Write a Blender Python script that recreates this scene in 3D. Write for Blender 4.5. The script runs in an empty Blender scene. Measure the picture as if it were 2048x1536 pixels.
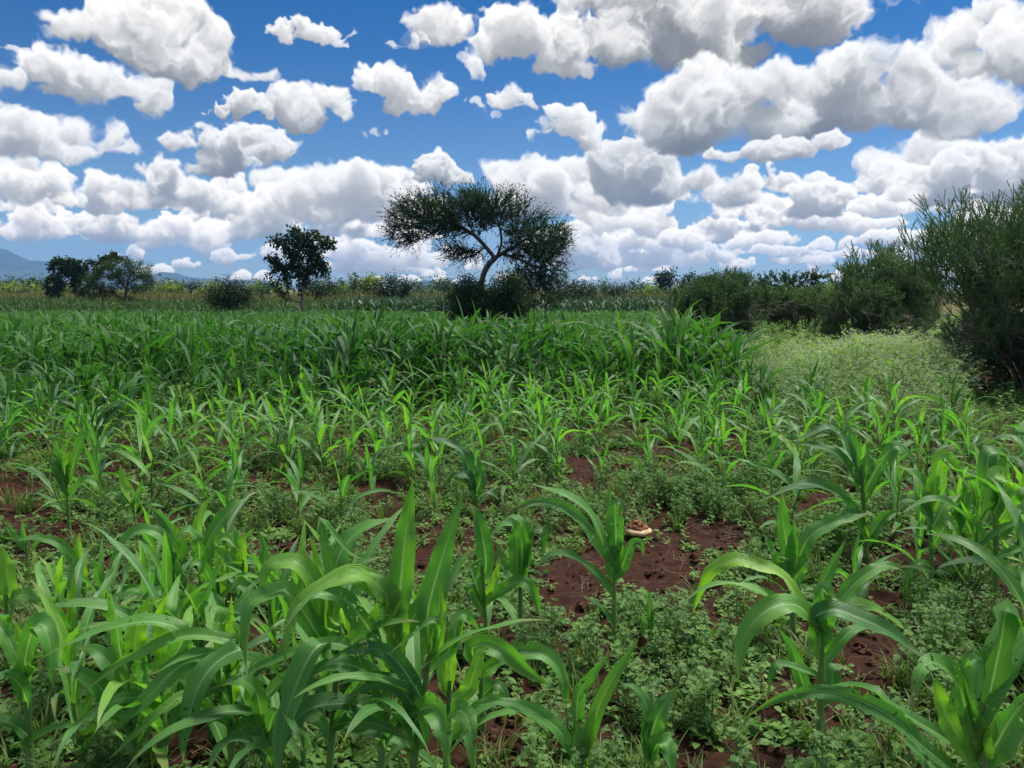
import bpy, math, random, time
import numpy as np
from mathutils import Vector
R = math.radians
rng = np.random.default_rng(7)
random.seed(7)
SC = bpy.context.scene
COL = SC.collection

# ---------------------------------------------------------------- camera
F_PX, HORIZON, CAM_Z = 1547.0, 577.0, 1.65          # focal length and horizon line measured on the 2048 px wide photograph
PITCH = math.atan((768 - HORIZON) / F_PX)
cam_d = bpy.data.cameras.new('camera')
cam = bpy.data.objects.new('camera', cam_d); COL.objects.link(cam)
cam_d.sensor_width = 36.0
cam_d.lens = 36.0 * F_PX / 2048.0
cam_d.clip_start, cam_d.clip_end = 0.05, 40000.0
cam.location = (0, 0, CAM_Z)
cam.rotation_euler = (R(90) - PITCH, 0, 0)
SC.camera = cam

SKY_SUN, SKY_AMB, SKY_TINT = (6.0, 5.8, 5.45), (2.2, 2.18, 2.12), (.035, .27, .50)   # sunlit cloud, shaded cloud, clear sky

HAZE = 0.00019
# ---------------------------------------------------------------- view, sun
SC.view_settings.view_transform = 'Standard'
SC.view_settings.look = 'None'
SC.view_settings.exposure = 0.75
SC.view_settings.gamma = 1.0
SC.cycles.use_denoising = True
SC.cycles.max_bounces = 8
SC.cycles.diffuse_bounces = 3
SC.cycles.glossy_bounces = 2
SC.cycles.transmission_bounces = 3
SC.cycles.transparent_max_bounces = 6
SC.cycles.volume_bounces = 0
SC.cycles.caustics_reflective = False
SC.cycles.caustics_refractive = False
SUN_EL, SUN_AZ = R(62), R(52)                        # azimuth measured from +Y towards +X
sun_d = bpy.data.lights.new('sun', 'SUN')
sun_d.energy = 3.8; sun_d.angle = R(17); sun_d.color = (1.0, 0.95, 0.86)
sun = bpy.data.objects.new('sun', sun_d); COL.objects.link(sun)
sun_dir = Vector((math.sin(SUN_AZ) * math.cos(SUN_EL), math.cos(SUN_AZ) * math.cos(SUN_EL), math.sin(SUN_EL)))
sun.rotation_euler = sun_dir.to_track_quat('Z', 'Y').to_euler()
sun.location = (0, 0, 60)

CP, SP = math.cos(PITCH), math.sin(PITCH)
def ray(px, py):                                     # direction of a photograph pixel in the world
    dx, dy = (px - 1024) / F_PX, (768 - py) / F_PX
    return np.array([dx, CP + dy * SP, -SP + dy * CP])
def at_depth(px, py, Y):                             # the point a pixel shows at world depth Y
    d = ray(px, py); t = Y / d[1]
    return np.array([d[0] * t, Y, CAM_Z + d[2] * t])
def on_ground(px, py, z=0.0):
    d = ray(px, py); t = (z - CAM_Z) / d[2]
    return np.array([d[0] * t, d[1] * t, z])
def to_px(P):                                        # world points to photograph pixels (used to look a place up)
    P = np.asarray(P, float); x, y, z = P[..., 0], P[..., 1], P[..., 2] - CAM_Z
    f = y * CP - z * SP; u = y * SP + z * CP
    f = np.maximum(f, 1e-3)
    return 1024 + F_PX * x / f, 768 - F_PX * u / f
# ---------------------------------------------------------------- sky: clouds as small simulated volumes in azimuth / elevation
def azel(px, py):
    d = ray(px, py); d = d / np.linalg.norm(d)
    return math.degrees(math.atan2(d[0], d[1])), math.degrees(math.asin(d[2]))
AZ0, AZ1, EL0, EL1, CST = -66.0, 66.0, -0.6, 42.0, 0.04
CW, CH = int((AZ1 - AZ0) / CST), int((EL1 - EL0) / CST)
def bmat(n, step, freq, off):                        # interpolation matrix from a random lattice to n samples
    x = np.arange(n) * step * freq + off
    i = np.floor(x).astype(int); f = (x - i)
    m = int(i.max()) + 4
    M = np.zeros((n, m), np.float32); r = np.arange(n)
    M[r, i] = (1 - f) ** 3 / 6; M[r, i + 1] = (3 * f ** 3 - 6 * f ** 2 + 4) / 6
    M[r, i + 2] = (-3 * f ** 3 + 3 * f ** 2 + 3 * f + 1) / 6; M[r, i + 3] = f ** 3 / 6
    return M
def noise3(rg, dims, steps, freq):
    Ms = [bmat(n, s, freq, rg.random()) for n, s in zip(dims, steps)]
    L = rg.standard_normal([M.shape[1] for M in Ms]).astype(np.float32)
    a = np.tensordot(Ms[0], L, (1, 0))
    a = np.einsum('jb,abc->ajc', Ms[1], a, optimize=True)
    return np.matmul(a, Ms[2].T)
sky_g = np.zeros((CH, CW), np.float32); sky_b = sky_g.copy(); sky_t = np.ones((CH, CW), np.float32)

JOBS = []
def cloud(puffs, **k): JOBS.append((puffs, k))
def solve_cloud(job):
    return _cloud(job[0], **job[1])
def _cloud(puffs, dens=1.0, seed=0, amb=1.0, rough=1.0, dark=1.0, base=None, bias=.21):
    """one cloud from ellipses (az, el, r_az, r_el) in degrees, composited over what is behind it"""
    rg = np.random.default_rng(seed)
    P = np.array(puffs, float)
    a0, a1 = (P[:, 0] - P[:, 2] * 1.8).min(), (P[:, 0] + P[:, 2] * 1.8).max()
    e0, e1 = (P[:, 1] - P[:, 3] * 1.8).min(), (P[:, 1] + P[:, 3] * 1.8).max()
    i0, i1 = max(0, int((a0 - AZ0) / CST)), min(CW, int((a1 - AZ0) / CST) + 1)
    j0, j1 = max(0, int((e0 - EL0) / CST)), min(CH, int((e1 - EL0) / CST) + 1)
    if i1 - i0 < 4 or j1 - j0 < 4: return None
    H = np.median(P[:, 3]) * 2
    rz = np.minimum(P[:, 2], P[:, 3]) * 1.15
    zc = rg.normal(0, 0.25, len(P)) * rz
    z0, z1 = (zc - rz * 1.4).min(), (zc + rz * 1.4).max()
    nz = int(np.clip((z1 - z0) / (CST * 2.2), 10, 36)); dz = (z1 - z0) / nz
    E = (EL0 + (np.arange(j0, j1) + .5) * CST)[:, None, None].astype(np.float32)
    A = (AZ0 + (np.arange(i0, i1) + .5) * CST)[None, :, None].astype(np.float32)
    Z = (z0 + (np.arange(nz) + .5) * dz)[None, None, :].astype(np.float32)
    dims, steps = (j1 - j0, i1 - i0, nz), (CST, CST, dz)
    S = np.full(dims, -9.0, np.float32)
    for (a, e, ra, re), z, r in zip(P, zc, rz):
        ia, ib = np.clip([int((a - 2.1 * ra - AZ0) / CST) - i0, int((a + 2.1 * ra - AZ0) / CST) - i0 + 1], 0, dims[1])
        ja, jb = np.clip([int((e - 2.1 * re - EL0) / CST) - j0, int((e + 2.1 * re - EL0) / CST) - j0 + 1], 0, dims[0])
        if ia >= ib or ja >= jb: continue
        ee = (E[ja:jb] - e) / re
        ee = np.where(ee < 0, ee * 1.12, ee)          # bases a little flatter than tops
        q = np.sqrt(((A[:, ia:ib] - a) / ra) ** 2 + ee ** 2 + ((Z - z) / r) ** 2)
        v = (1 - q) * (min(ra, re) / (0.5 * H)) ** .5
        S[ja:jb, ia:ib] = np.maximum(S[ja:jb, ia:ib], v)
    f0 = 1.25 / max(H, .25)
    n = np.zeros(dims, np.float32); amp = 1.0; tot = 0
    for k in range(6):
        fr = f0 * 2.03 ** k
        if fr * CST > .30: break
        w = noise3(rg, dims, steps, fr); w /= w.std() + 1e-6
        if k in (1, 2, 3): w = .75 - np.abs(w)          # billows
        n += amp * w; tot += amp ** 2; amp *= .62
    D = S + bias + (0.40 * rough) * n / math.sqrt(tot)
    del n
    sharp = 2.1 / max(.4, min(1.0, H / 2.2))
    D = np.clip(D * sharp, 0, 1) ** 1.45 * dens
    if base is not None: D *= np.clip((E - base) / (0.10 * H) + .5, 0, 1)
    sig = 7.0 / H
    # light from above, a little from behind the cloud and from the right
    la, lz = 0.16, -0.10
    tau = np.zeros(dims, np.float32); cur = np.zeros(dims[1:], np.float32)
    sa, sz = la, min(1.0, -lz * CST / dz)
    for j in range(dims[0] - 1, -1, -1):
        nx = cur.copy(); nx[:-1] += sa * (cur[1:] - cur[:-1]); nx[-1] *= 1 - sa
        n2 = nx.copy(); n2[:, 1:] += sz * (nx[:, :-1] - nx[:, 1:]); n2[:, 0] *= 1 - sz
        cur = n2
        tau[j] = cur + D[j] * CST * .5
        cur = cur + D[j] * CST
    t = tau * sig * dark * 1.25
    L = 0.34 * np.exp(-t * .8) + 0.36 * np.exp(-t * .22) + .30 * np.exp(-t * .05)
    hh = np.clip((E - e0) / max(e1 - e0, 1e-3), 0, 1)
    AM = (.55 + .45 * hh) * (0.45 + .55 * np.exp(-t * .25)) * amb
    od = D * dz * sig * 1.5
    cum = np.cumsum(od, 2)
    Tv = np.exp(-(cum - od)) * (1 - np.exp(-od))
    g = (Tv * L).sum(2); b = (Tv * AM).sum(2); T = np.exp(-cum[:, :, -1])
    sl = np.s_[j0:j1, i0:i1]
    return sl, g, b, T

def pxcloud(ell, **k):
    out = []
    for cx, cy, rx, ry in ell:
        a, e = azel(cx, cy); a2, _ = azel(cx + rx, cy); a1, _ = azel(cx - rx, cy); _, e2 = azel(cx, cy - ry); _, e1 = azel(cx, cy + ry)
        out.append((a, e, (a2 - a1) / 2, (e2 - e1) / 2))
    cloud(out, **k)

def make_clouds():
    rg = np.random.default_rng(11)
    # far small clouds stacked towards the horizon
    for k in range(190):
        el = 0.4 + 7.2 * rg.random() ** 1.3
        a = rg.uniform(-64, 64)
        lowleft = -36 < a < -14
        if lowleft and el < 3.4 and rg.random() < .75: continue
        if a > 12 and 3.2 < el < 7 and rg.random() < .55: continue
        w = (0.5 + .25 * el) * rg.uniform(.6, 1.7); h = (0.22 + .15 * el) * rg.uniform(.6, 1.3)
        n = rg.integers(3, 7)
        pf = [(a + rg.uniform(-w, w), el + rg.uniform(-.25, .3) * h, w * rg.uniform(.2, .42), h * rg.uniform(.4, 1.0)) for _ in range(n + 2)]
        cloud(pf, dens=rg.uniform(.5, .95) * min(1, .5 + el / 4), seed=1000 + k, amb=1.05, base=el - h * .55)
    # clouds beyond the frame, so that the sky goes on to the sides and above
    for k in range(60):
        a, el = rg.uniform(-64, 64), rg.uniform(5, 40)
        if -37 < a < 37 and el < 25: continue
        w = (1.5 + .16 * el) * rg.uniform(.7, 1.5); h = (0.6 + .075 * el) * rg.uniform(.7, 1.2)
        n = rg.integers(5, 10)
        pf = [(a + rg.uniform(-w, w), el + rg.uniform(-.4, .4) * h, w * rg.uniform(.3, .5), h * rg.uniform(.55, 1.0)) for _ in range(n)]
        cloud(pf, seed=2000 + k, base=el - h * .7)
    # the clouds one can tell apart in the photograph, far ones first (pixel ellipses)
    pxcloud([(600,505,60,16),(680,500,80,20),(760,515,70,18),(830,520,60,14),(730,535,80,12)], dens=.7, seed=1)
    pxcloud([(1130,470,60,22),(1190,490,70,22),(1260,480,60,20),(1330,490,60,18),(1180,520,80,16),(1290,520,90,15),(1390,505,60,15)], dens=.7, seed=2)
    pxcloud([(1200,425,40,18),(1250,440,60,20),(1320,450,60,18),(1290,420,40,16)], dens=.45, seed=3)
    pxcloud([(360,445,40,18),(330,465,50,22),(400,470,50,26),(440,480,30,20),(360,490,70,12)], seed=4, dens=.8)
    pxcloud([(175,440,32,20),(215,450,50,26),(250,465,35,18),(200,470,50,12)], seed=5)
    pxcloud([(70,440,32,28),(105,455,40,24),(60,465,50,14)], seed=6, dens=.9)
    pxcloud([(375,528,22,10),(362,534,14,6)], seed=7); pxcloud([(470,515,30,12),(450,522,20,8)], seed=8, dens=.7)
    pxcloud([(262,505,24,12),(240,515,18,8)], seed=88)
    pxcloud([(1410,470,40,14),(1480,455,70,14),(1440,445,50,15),(1460,430,40,20),(1510,425,40,28),(1545,435,35,28)], seed=9)
    pxcloud([(1435,512,32,14),(1425,500,14,10)], seed=10)
    pxcloud([(1520,480,60,14),(1450,490,60,12),(1370,480,50,14)], seed=31, dens=.7)
    pxcloud([(1620,440,50,18),(1680,440,40,18),(1740,448,50,14)], seed=11, dens=.8)
    pxcloud([(1620,393,32,22),(1650,400,40,28),(1615,415,35,14),(1590,405,10,14)], seed=12)
    pxcloud([(1770,405,18,14)], seed=13, dens=.6); pxcloud([(1690,388,20,8)], seed=14, dens=.5)
    pxcloud([(1760,475,40,12),(1810,478,50,14),(1870,480,60,16)], seed=32, dens=.8)
    pxcloud([(1560,500,50,9),(1640,520,60,8),(1730,510,60,9),(1790,525,60,9)], seed=33, dens=.6)
    pxcloud([(790,350,30,8),(730,347,14,9),(760,352,30,8)], seed=15, dens=.45)
    pxcloud([(490,425,35,28),(530,418,45,40),(520,455,60,25),(560,450,70,26)], seed=16)
    pxcloud([(580,395,38,30),(620,392,50,35),(680,378,50,40),(740,378,55,40),(785,395,25,30),(650,425,100,36),(740,425,70,32),(680,465,100,22)], seed=17)
    pxcloud([(205,385,32,30),(200,415,36,16),(235,400,36,26)], seed=18)
    pxcloud([(285,340,28,26),(270,375,45,33),(330,355,50,40),(370,385,50,33),(410,405,40,22),(320,402,100,18),(435,415,36,16)], seed=19, dark=1.3)
    pxcloud([(10,365,40,28),(60,375,45,28),(110,372,40,24),(125,395,30,20),(30,395,60,14),(-40,380,50,30)], seed=20)
    pxcloud([(1070,345,35,34),(1030,365,40,34),(1100,370,50,40),(1150,355,40,30),(1180,388,50,38),(1090,405,90,30),(1140,415,80,24),(1215,395,30,20)], seed=21, bias=.28)
    pxcloud([(1220,335,40,30),(1280,338,60,33),(1330,362,60,33),(1390,365,50,28),(1440,385,50,20),(1490,397,25,8),(1300,382,100,22),(1240,362,50,28)], seed=22, bias=.28, dark=1.4)
    pxcloud([(862,333,38,24),(835,335,20,14),(890,345,22,16),(870,350,40,10)], seed=23)
    pxcloud([(2030,300,50,35),(1970,318,60,33),(1900,335,60,26),(1840,345,40,20),(2000,358,70,30),(1900,370,90,22),(1960,393,100,18),(1815,380,40,14),(2090,310,60,50),(2150,330,80,50)], seed=24, bias=.28)
    pxcloud([(350,290,20,18),(375,290,32,20),(430,285,50,24),(490,290,50,34),(545,300,42,28),(460,318,70,24),(410,338,36,10),(540,325,12,14)], seed=25, bias=.28)
    pxcloud([(-20,265,60,42),(25,260,50,38),(90,275,55,38),(150,270,50,36),(210,285,50,34),(250,300,46,26),(150,300,110,24),(50,292,90,22)], seed=26, bias=.25)
    pxcloud([(485,212,42,17),(530,228,18,9),(460,210,18,9)], seed=27, dens=.5, rough=1.3)
    pxcloud([(575,205,34,26),(625,218,45,34),(660,197,35,32),(685,225,28,30),(640,240,55,18)], seed=28, bias=.28)
    pxcloud([(700,172,16,9),(735,172,34,20),(780,172,42,30),(825,175,45,32),(860,190,32,28),(785,205,22,22),(878,215,11,20)], seed=29, dens=.5, rough=1.25)
    pxcloud([(910,187,14,16),(918,192,12,10)], seed=30, dens=.14, rough=1.9)
    pxcloud([(1010,208,20,9),(1035,196,17,20),(1060,207,10,13),(1035,212,30,8)], seed=34, dens=.22, rough=1.7)
    pxcloud([(955,210,14,6),(985,228,9,7)], seed=35, dens=.06, rough=2); pxcloud([(755,265,16,6)], seed=36, dens=.05, rough=2)
    pxcloud([(1105,218,14,8),(1145,228,22,14),(1100,262,26,14),(1130,255,30,20),(1152,252,32,24),(1190,280,40,24),(1240,290,45,18),(1280,290,50,20)], seed=37, dens=.4, rough=1.4)
    pxcloud([(575,63,26,18),(625,64,40,15),(655,72,22,10),(685,88,14,9),(672,80,14,6)], seed=38, dens=.26, rough=1.6)
    pxcloud([(50,100,26,5),(75,112,18,6)], seed=39, dens=.08, rough=2)
    pxcloud([(-45,165,60,36),(20,165,50,35),(75,150,52,36),(125,147,50,42),(180,163,50,36),(240,180,60,34),(290,188,45,34),(322,205,26,15),(120,182,110,22)], seed=40, bias=.25)
    pxcloud([(105,35,44,26),(140,60,45,30),(190,48,50,38),(230,70,60,48),(300,55,70,46),(380,58,58,46),(418,78,35,42),(300,90,90,40),(350,115,90,42),(410,132,60,28),(490,155,42,16),(460,147,40,18)], seed=41, bias=.25)
    pxcloud([(1700,15,60,20),(1690,35,50,40),(1990,30,58,40),(1940,72,58,42),(2010,80,70,58),(1892,105,45,32),(1960,125,70,36),(2060,60,60,66),(2070,110,60,46),(2130,70,80,70)], seed=42, bias=.36, dens=.8)
    pxcloud([(820,37,20,18),(862,45,38,22),(925,50,40,34),(880,75,40,18),(962,80,40,33),(1015,68,40,42),(1062,68,40,42),(1092,95,40,33),(1020,110,70,20),(1110,130,48,16),(1175,140,26,13),(1145,65,38,38),(1205,62,40,34)], seed=43, bias=.36, dens=.65, rough=1.25)
    pxcloud([(945,130,13,15),(925,112,10,8)], seed=44, dens=.09, rough=2); pxcloud([(797,88,13,6),(830,85,12,9)], seed=45, dens=.09, rough=2)
    pxcloud([(1250,72,58,40),(1310,60,70,58),(1380,15,80,58),(1370,90,70,52),(1450,45,90,66),(1540,25,90,66),(1620,15,80,56),(1690,35,46,42),(1430,110,90,42),(1500,108,70,32),(1600,62,90,34),(1400,-30,200,40)], seed=46, bias=.36, dark=1.5)
    pxcloud([(1300,235,46,46),(1345,205,60,56),(1400,198,68,52),(1450,215,90,62),(1520,190,78,52),(1560,165,58,40),(1680,142,58,52),(1640,172,70,46),(1720,172,50,38),(1560,230,110,46),(1640,220,90,42),(1740,212,80,42),(1820,202,68,58),(1860,220,80,36),(1940,222,66,38),(1985,225,32,22),(1420,268,115,36),(1345,268,66,32)], seed=47, bias=.36, dark=1.35)
    pxcloud([(1650,283,42,22),(1600,296,55,20),(1530,308,60,16),(1460,315,46,12)], seed=48)

make_clouds()
from concurrent.futures import ThreadPoolExecutor
with ThreadPoolExecutor(4) as ex:
    for res in ex.map(solve_cloud, JOBS):             # far to near
        if res is None: continue
        sl, g, b, T = res
        sky_g[sl] = sky_g[sl] * T + g; sky_b[sl] = sky_b[sl] * T + b; sky_t[sl] *= T
# torn, drifting edges: the finished sky is pulled about by a turbulent wind field
wg = np.random.default_rng(91); ELS = np.clip((EL0 + np.arange(CH) * CST) / 14.0, .12, 1.4)[:, None]
def wind(fr):
    q = noise3(wg, (CH, CW, 1), (CST, CST, 1.0), fr)[:, :, 0]; return q / q.std()
dx_ = ELS * (.20 * wind(.9) + .10 * wind(2.3) + .055 * wind(5.5)) / CST
dy_ = ELS * (.11 * wind(.9) + .07 * wind(2.3) + .045 * wind(5.5)) / CST
yy_ = np.clip(np.arange(CH)[:, None] + dy_, 0, CH - 1.01); xx_ = np.clip(np.arange(CW)[None] + dx_, 0, CW - 1.01)
iy, ix = yy_.astype(int), xx_.astype(int); fy, fx = (yy_ - iy).astype(np.float32), (xx_ - ix).astype(np.float32)
def pull(a): return (a[iy, ix] * (1 - fx) + a[iy, ix + 1] * fx) * (1 - fy) + (a[iy + 1, ix] * (1 - fx) + a[iy + 1, ix + 1] * fx) * fy
sky_g, sky_b, sky_t = pull(sky_g), pull(sky_b), pull(sky_t)
SKYPIX = np.stack([sky_g, sky_b, 1 - sky_t, np.ones_like(sky_t)], -1).astype(np.float32)

sky_img = bpy.data.images.new('cloud_density', CW, CH, alpha=True, float_buffer=True)
sky_img.colorspace_settings.name = 'Non-Color'
sky_img.pixels.foreach_set(SKYPIX.ravel())
sky_img.update(); sky_img.pack()

world = bpy.data.worlds.new('World'); SC.world = world; world.use_nodes = True
wt = world.node_tree; wt.nodes.clear()
class NT:
    """small node-graph helper"""
    def __init__(s, tree): s.t = tree
    def n(s, typ, **k):
        nd = s.t.nodes.new(typ)
        for a, v in k.items(): setattr(nd, a, v)
        return nd
    def put(s, sock, v):
        if hasattr(v, 'is_output') or isinstance(v, bpy.types.NodeSocket): s.t.links.new(v, sock)
        elif isinstance(v, (tuple, list)) and len(v) == 3 and sock.type == 'RGBA': sock.default_value = (*v, 1)
        else: sock.default_value = v
    def math(s, op, a, b=0.0, c=None, clamp=False):
        nd = s.n('ShaderNodeMath', operation=op, use_clamp=clamp)
        s.put(nd.inputs[0], a); s.put(nd.inputs[1], b)
        if c is not None: s.put(nd.inputs[2], c)
        return nd.outputs[0]
    def mix(s, f, a, b, blend='MIX'):
        nd = s.n('ShaderNodeMix', data_type='RGBA', blend_type=blend)
        s.put(nd.inputs[0], f); s.put(nd.inputs[6], a); s.put(nd.inputs[7], b)
        return nd.outputs[2]
    def ss(s, v, lo, hi, a=0.0, b=1.0):
        nd = s.n('ShaderNodeMapRange', interpolation_type='SMOOTHSTEP')
        s.put(nd.inputs[0], v)
        for i, x in zip((1, 2, 3, 4), (lo, hi, a, b)): s.put(nd.inputs[i], x)
        return nd.outputs[0]
    def noise(s, vec, scale, detail=4, rough=.55, col=False):
        nd = s.n('ShaderNodeTexNoise'); s.put(nd.inputs['Vector'], vec)
        nd.inputs['Scale'].default_value = scale; nd.inputs['Detail'].default_value = detail; nd.inputs['Roughness'].default_value = rough
        return nd.outputs['Color' if col else 'Fac']
w = NT(wt)
tc = w.n('ShaderNodeTexCoord'); sep = w.n('ShaderNodeSeparateXYZ'); w.put(sep.inputs[0], tc.outputs['Generated'])
az = w.math('MULTIPLY', w.math('ARCTAN2', sep.outputs[0], sep.outputs[1]), 180 / math.pi)
el = w.math('MULTIPLY', w.math('ARCSINE', sep.outputs[2]), 180 / math.pi)
uv = w.n('ShaderNodeCombineXYZ')
w.put(uv.inputs[0], w.math('DIVIDE', w.math('SUBTRACT', az, AZ0), AZ1 - AZ0))
w.put(uv.inputs[1], w.math('DIVIDE', w.math('SUBTRACT', el, EL0), EL1 - EL0))
im = w.n('ShaderNodeTexImage', image=sky_img, interpolation='Cubic', extension='MIRROR'); w.put(im.inputs[0], uv.outputs[0])
cs = w.n('ShaderNodeSeparateColor'); w.put(cs.inputs[0], im.outputs[0])
nish = w.n('ShaderNodeTexSky', sky_type='NISHITA', sun_disc=False, sun_elevation=SUN_EL, sun_rotation=SUN_AZ, altitude=900.0, air_density=1.0, dust_density=0.35, ozone_density=2.0)
up = w.ss(sep.outputs[2], -.012, .004)
lit = w.mix(1.0, SKY_SUN, cs.outputs[0], 'MULTIPLY'); amb = w.mix(1.0, SKY_AMB, cs.outputs[1], 'MULTIPLY')
thru = w.math('SUBTRACT', 1.0, w.math('MULTIPLY', cs.outputs[2], up))
blue = w.mix(1.0, w.mix(1.0, nish.outputs[0], w.mix(w.ss(el, -1.0, 21.0), (.46, .53, .60), SKY_TINT), 'MULTIPLY'), thru, 'MULTIPLY')
low = w.mix(w.ss(el, .0, 10.0), (1.85, 1.66, 1.40), (1.0, 1.0, 1.0))
clo = w.mix(1.0, w.mix(1.0, w.mix(1.0, lit, amb, 'ADD'), low, 'MULTIPLY'), up, 'MULTIPLY')
bg = w.n('ShaderNodeBackground'); w.put(bg.inputs[0], w.mix(1.0, blue, clo, 'ADD')); bg.inputs[1].default_value = 0.1
out = w.n('ShaderNodeOutputWorld'); wt.links.new(bg.outputs[0], out.inputs[0])
world.cycles.sampling_method = 'MANUAL'; world.cycles.sample_map_resolution = 1024
# ---------------------------------------------------------------- mesh and object helpers
def mesh(name, V, F, attr=None, mats=(), smooth=True, mi=None):
    """one mesh from numpy arrays; F is a list of (n,3) / (n,4) index arrays, attr a per-vertex RGB array named lf"""
    V = np.asarray(V, np.float32); F = [np.asarray(f, np.int32) for f in F if len(f)]
    me = bpy.data.meshes.new(name)
    me.vertices.add(len(V)); me.vertices.foreach_set('co', V.ravel())
    nl = sum(f.size for f in F); npoly = sum(len(f) for f in F)
    me.loops.add(nl); me.polygons.add(npoly)
    me.loops.foreach_set('vertex_index', np.concatenate([f.ravel() for f in F]))
    st, o = [], 0
    for f in F: st.append(o + np.arange(len(f)) * f.shape[1]); o += f.size
    me.polygons.foreach_set('loop_start', np.concatenate(st).astype(np.int32))
    me.polygons.foreach_set('use_smooth', np.full(npoly, smooth))
    if mi is not None: me.polygons.foreach_set('material_index', np.asarray(mi, np.int32))
    if attr is not None:
        at = me.attributes.new('lf', 'FLOAT_COLOR', 'POINT')
        at.data.foreach_set('color', np.concatenate([np.asarray(attr, np.float32), np.ones((len(V), 1), np.float32)], 1).ravel())
    for m in mats: me.materials.append(m)
    me.update(calc_edges=True)
    return me
def link(name, data, parent=None, loc=None):
    o = bpy.data.objects.new(name, data); COL.objects.link(o)
    if parent is not None: o.parent = parent
    if loc is not None: o.location = loc
    return o
def tag(o, label=None, cat=None, group=None, kind=None):
    if label: o['label'] = label
    if cat: o['category'] = cat
    if group: o['group'] = group
    if kind: o['kind'] = kind
    return o
class Acc:
    """collects pieces into one mesh"""
    def __init__(s): s.V, s.F, s.A, s.n = [], [], [], 0
    def add(s, V, F, A=None):
        if len(V) == 0: return
        s.V.append(np.asarray(V, np.float32)); s.F += [np.asarray(f) + s.n for f in F]; s.n += len(V)
        s.A.append(np.zeros((len(V), 3), np.float32) if A is None else np.asarray(A, np.float32))
    def get(s):
        q = [f for f in s.F if f.shape[1] == 4]; t = [f for f in s.F if f.shape[1] == 3]
        F = ([np.concatenate(q)] if q else []) + ([np.concatenate(t)] if t else [])
        return np.concatenate(s.V), F, np.concatenate(s.A)
    def obj(s, name, mats, parent=None, smooth=True):
        V, F, A = s.get(); return link(name, mesh(name, V, F, A, mats, smooth), parent)
def scatter(V, F, A, loc, ang, scale, tone=None, tilt=None, taxis=None):
    """many turned and scaled copies of one small piece as arrays"""
    V = np.asarray(V, np.float32); n = len(loc); m = len(V)
    c, s_ = np.cos(ang)[:, None], np.sin(ang)[:, None]; sc = np.asarray(scale).reshape(n, -1)[:, :, None]
    W = V[None] * (sc if sc.shape[1] == 1 else np.transpose(sc, (0, 2, 1)))
    x, y, z = W[..., 0], W[..., 1], W[..., 2]
    if tilt is not None:
        ct, st = np.cos(tilt)[:, None], np.sin(tilt)[:, None]; y, z = y * ct - z * st, y * st + z * ct
    X = np.stack([x * c - y * s_, x * s_ + y * c, z], -1) + np.asarray(loc)[:, None]
    off = (np.arange(n) * m)[:, None, None]
    FF = [(np.asarray(f)[None] + off).reshape(-1, f.shape[1]) for f in F]
    AA = np.repeat(np.asarray(A, np.float32)[None], n, 0)
    if tone is not None: AA = AA.copy(); AA[..., 2] += np.asarray(tone)[:, None]
    return X.reshape(-1, 3), FF, AA.reshape(-1, 3)
def unit(v): v = np.asarray(v, float); return v / np.maximum(np.linalg.norm(v, axis=-1, keepdims=True), 1e-9)
def hash2(i, j, seed):
    h = (i.astype(np.int64) * 374761393 + j.astype(np.int64) * 668265263 + seed * 1442695041) & 0xffffffff
    h = ((h ^ (h >> 13)) * 1274126177) & 0xffffffff
    return ((h ^ (h >> 16)) & 0xffff) / 65535.0
def vnoise(x, y, seed=0):
    x, y = np.asarray(x, float), np.asarray(y, float)
    i, j = np.floor(x), np.floor(y); u, v = x - i, y - j
    u, v = u * u * (3 - 2 * u), v * v * (3 - 2 * v)
    a, b, c, d = (hash2(i, j, seed), hash2(i + 1, j, seed), hash2(i, j + 1, seed), hash2(i + 1, j + 1, seed))
    return (a * (1 - u) + b * u) * (1 - v) + (c * (1 - u) + d * u) * v
def fbm2(x, y, seed=0, oct=4, g=.5):
    s = 0; a = 1; t = 0
    for k in range(oct): s = s + a * vnoise(np.asarray(x) * 2 ** k, np.asarray(y) * 2 ** k, seed + k * 17); t += a; a *= g
    return s / t
def catmull(P, n):
    P = np.asarray(P, float); m = len(P)
    if m == 2: t = np.linspace(0, 1, n)[:, None]; return P[0] * (1 - t) + P[1] * t
    Q = np.vstack([2 * P[0] - P[1], P, 2 * P[-1] - P[-2]])
    seg = np.linalg.norm(np.diff(P, axis=0), axis=1); cum = np.concatenate([[0], np.cumsum(seg)])
    s = np.linspace(0, cum[-1], n); i = np.clip(np.searchsorted(cum, s, side='right') - 1, 0, m - 2)
    t = ((s - cum[i]) / np.maximum(seg[i], 1e-9))[:, None]
    a, b, c, d = Q[i], Q[i + 1], Q[i + 2], Q[i + 3]
    return .5 * (2 * b + (c - a) * t + (2 * a - 5 * b + 4 * c - d) * t ** 2 + (3 * b - a - 3 * c + d) * t ** 3)
def tube(P, r, sides=6, cap=False):
    """tapered tube along a polyline"""
    P = np.asarray(P, float); n = len(P); r = np.broadcast_to(np.asarray(r, float), (n,))
    T = unit(np.gradient(P, axis=0)); ref = np.array([0.31, 0.17, 0.93]) if abs(T[0] @ np.array([.31, .17, .93])) < .9 else np.array([1., 0, 0])
    N = unit(np.cross(T, ref)); B = np.cross(T, N)
    a = np.arange(sides) * 2 * math.pi / sides
    V = P[:, None] + r[:, None, None] * (np.cos(a)[None, :, None] * N[:, None] + np.sin(a)[None, :, None] * B[:, None])
    i = np.arange(n - 1)[:, None] * sides; j = np.arange(sides)[None]
    F = np.stack([i + j, i + (j + 1) % sides, i + sides + (j + 1) % sides, i + sides + j], -1).reshape(-1, 4)
    return V.reshape(-1, 3), [F]

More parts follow.
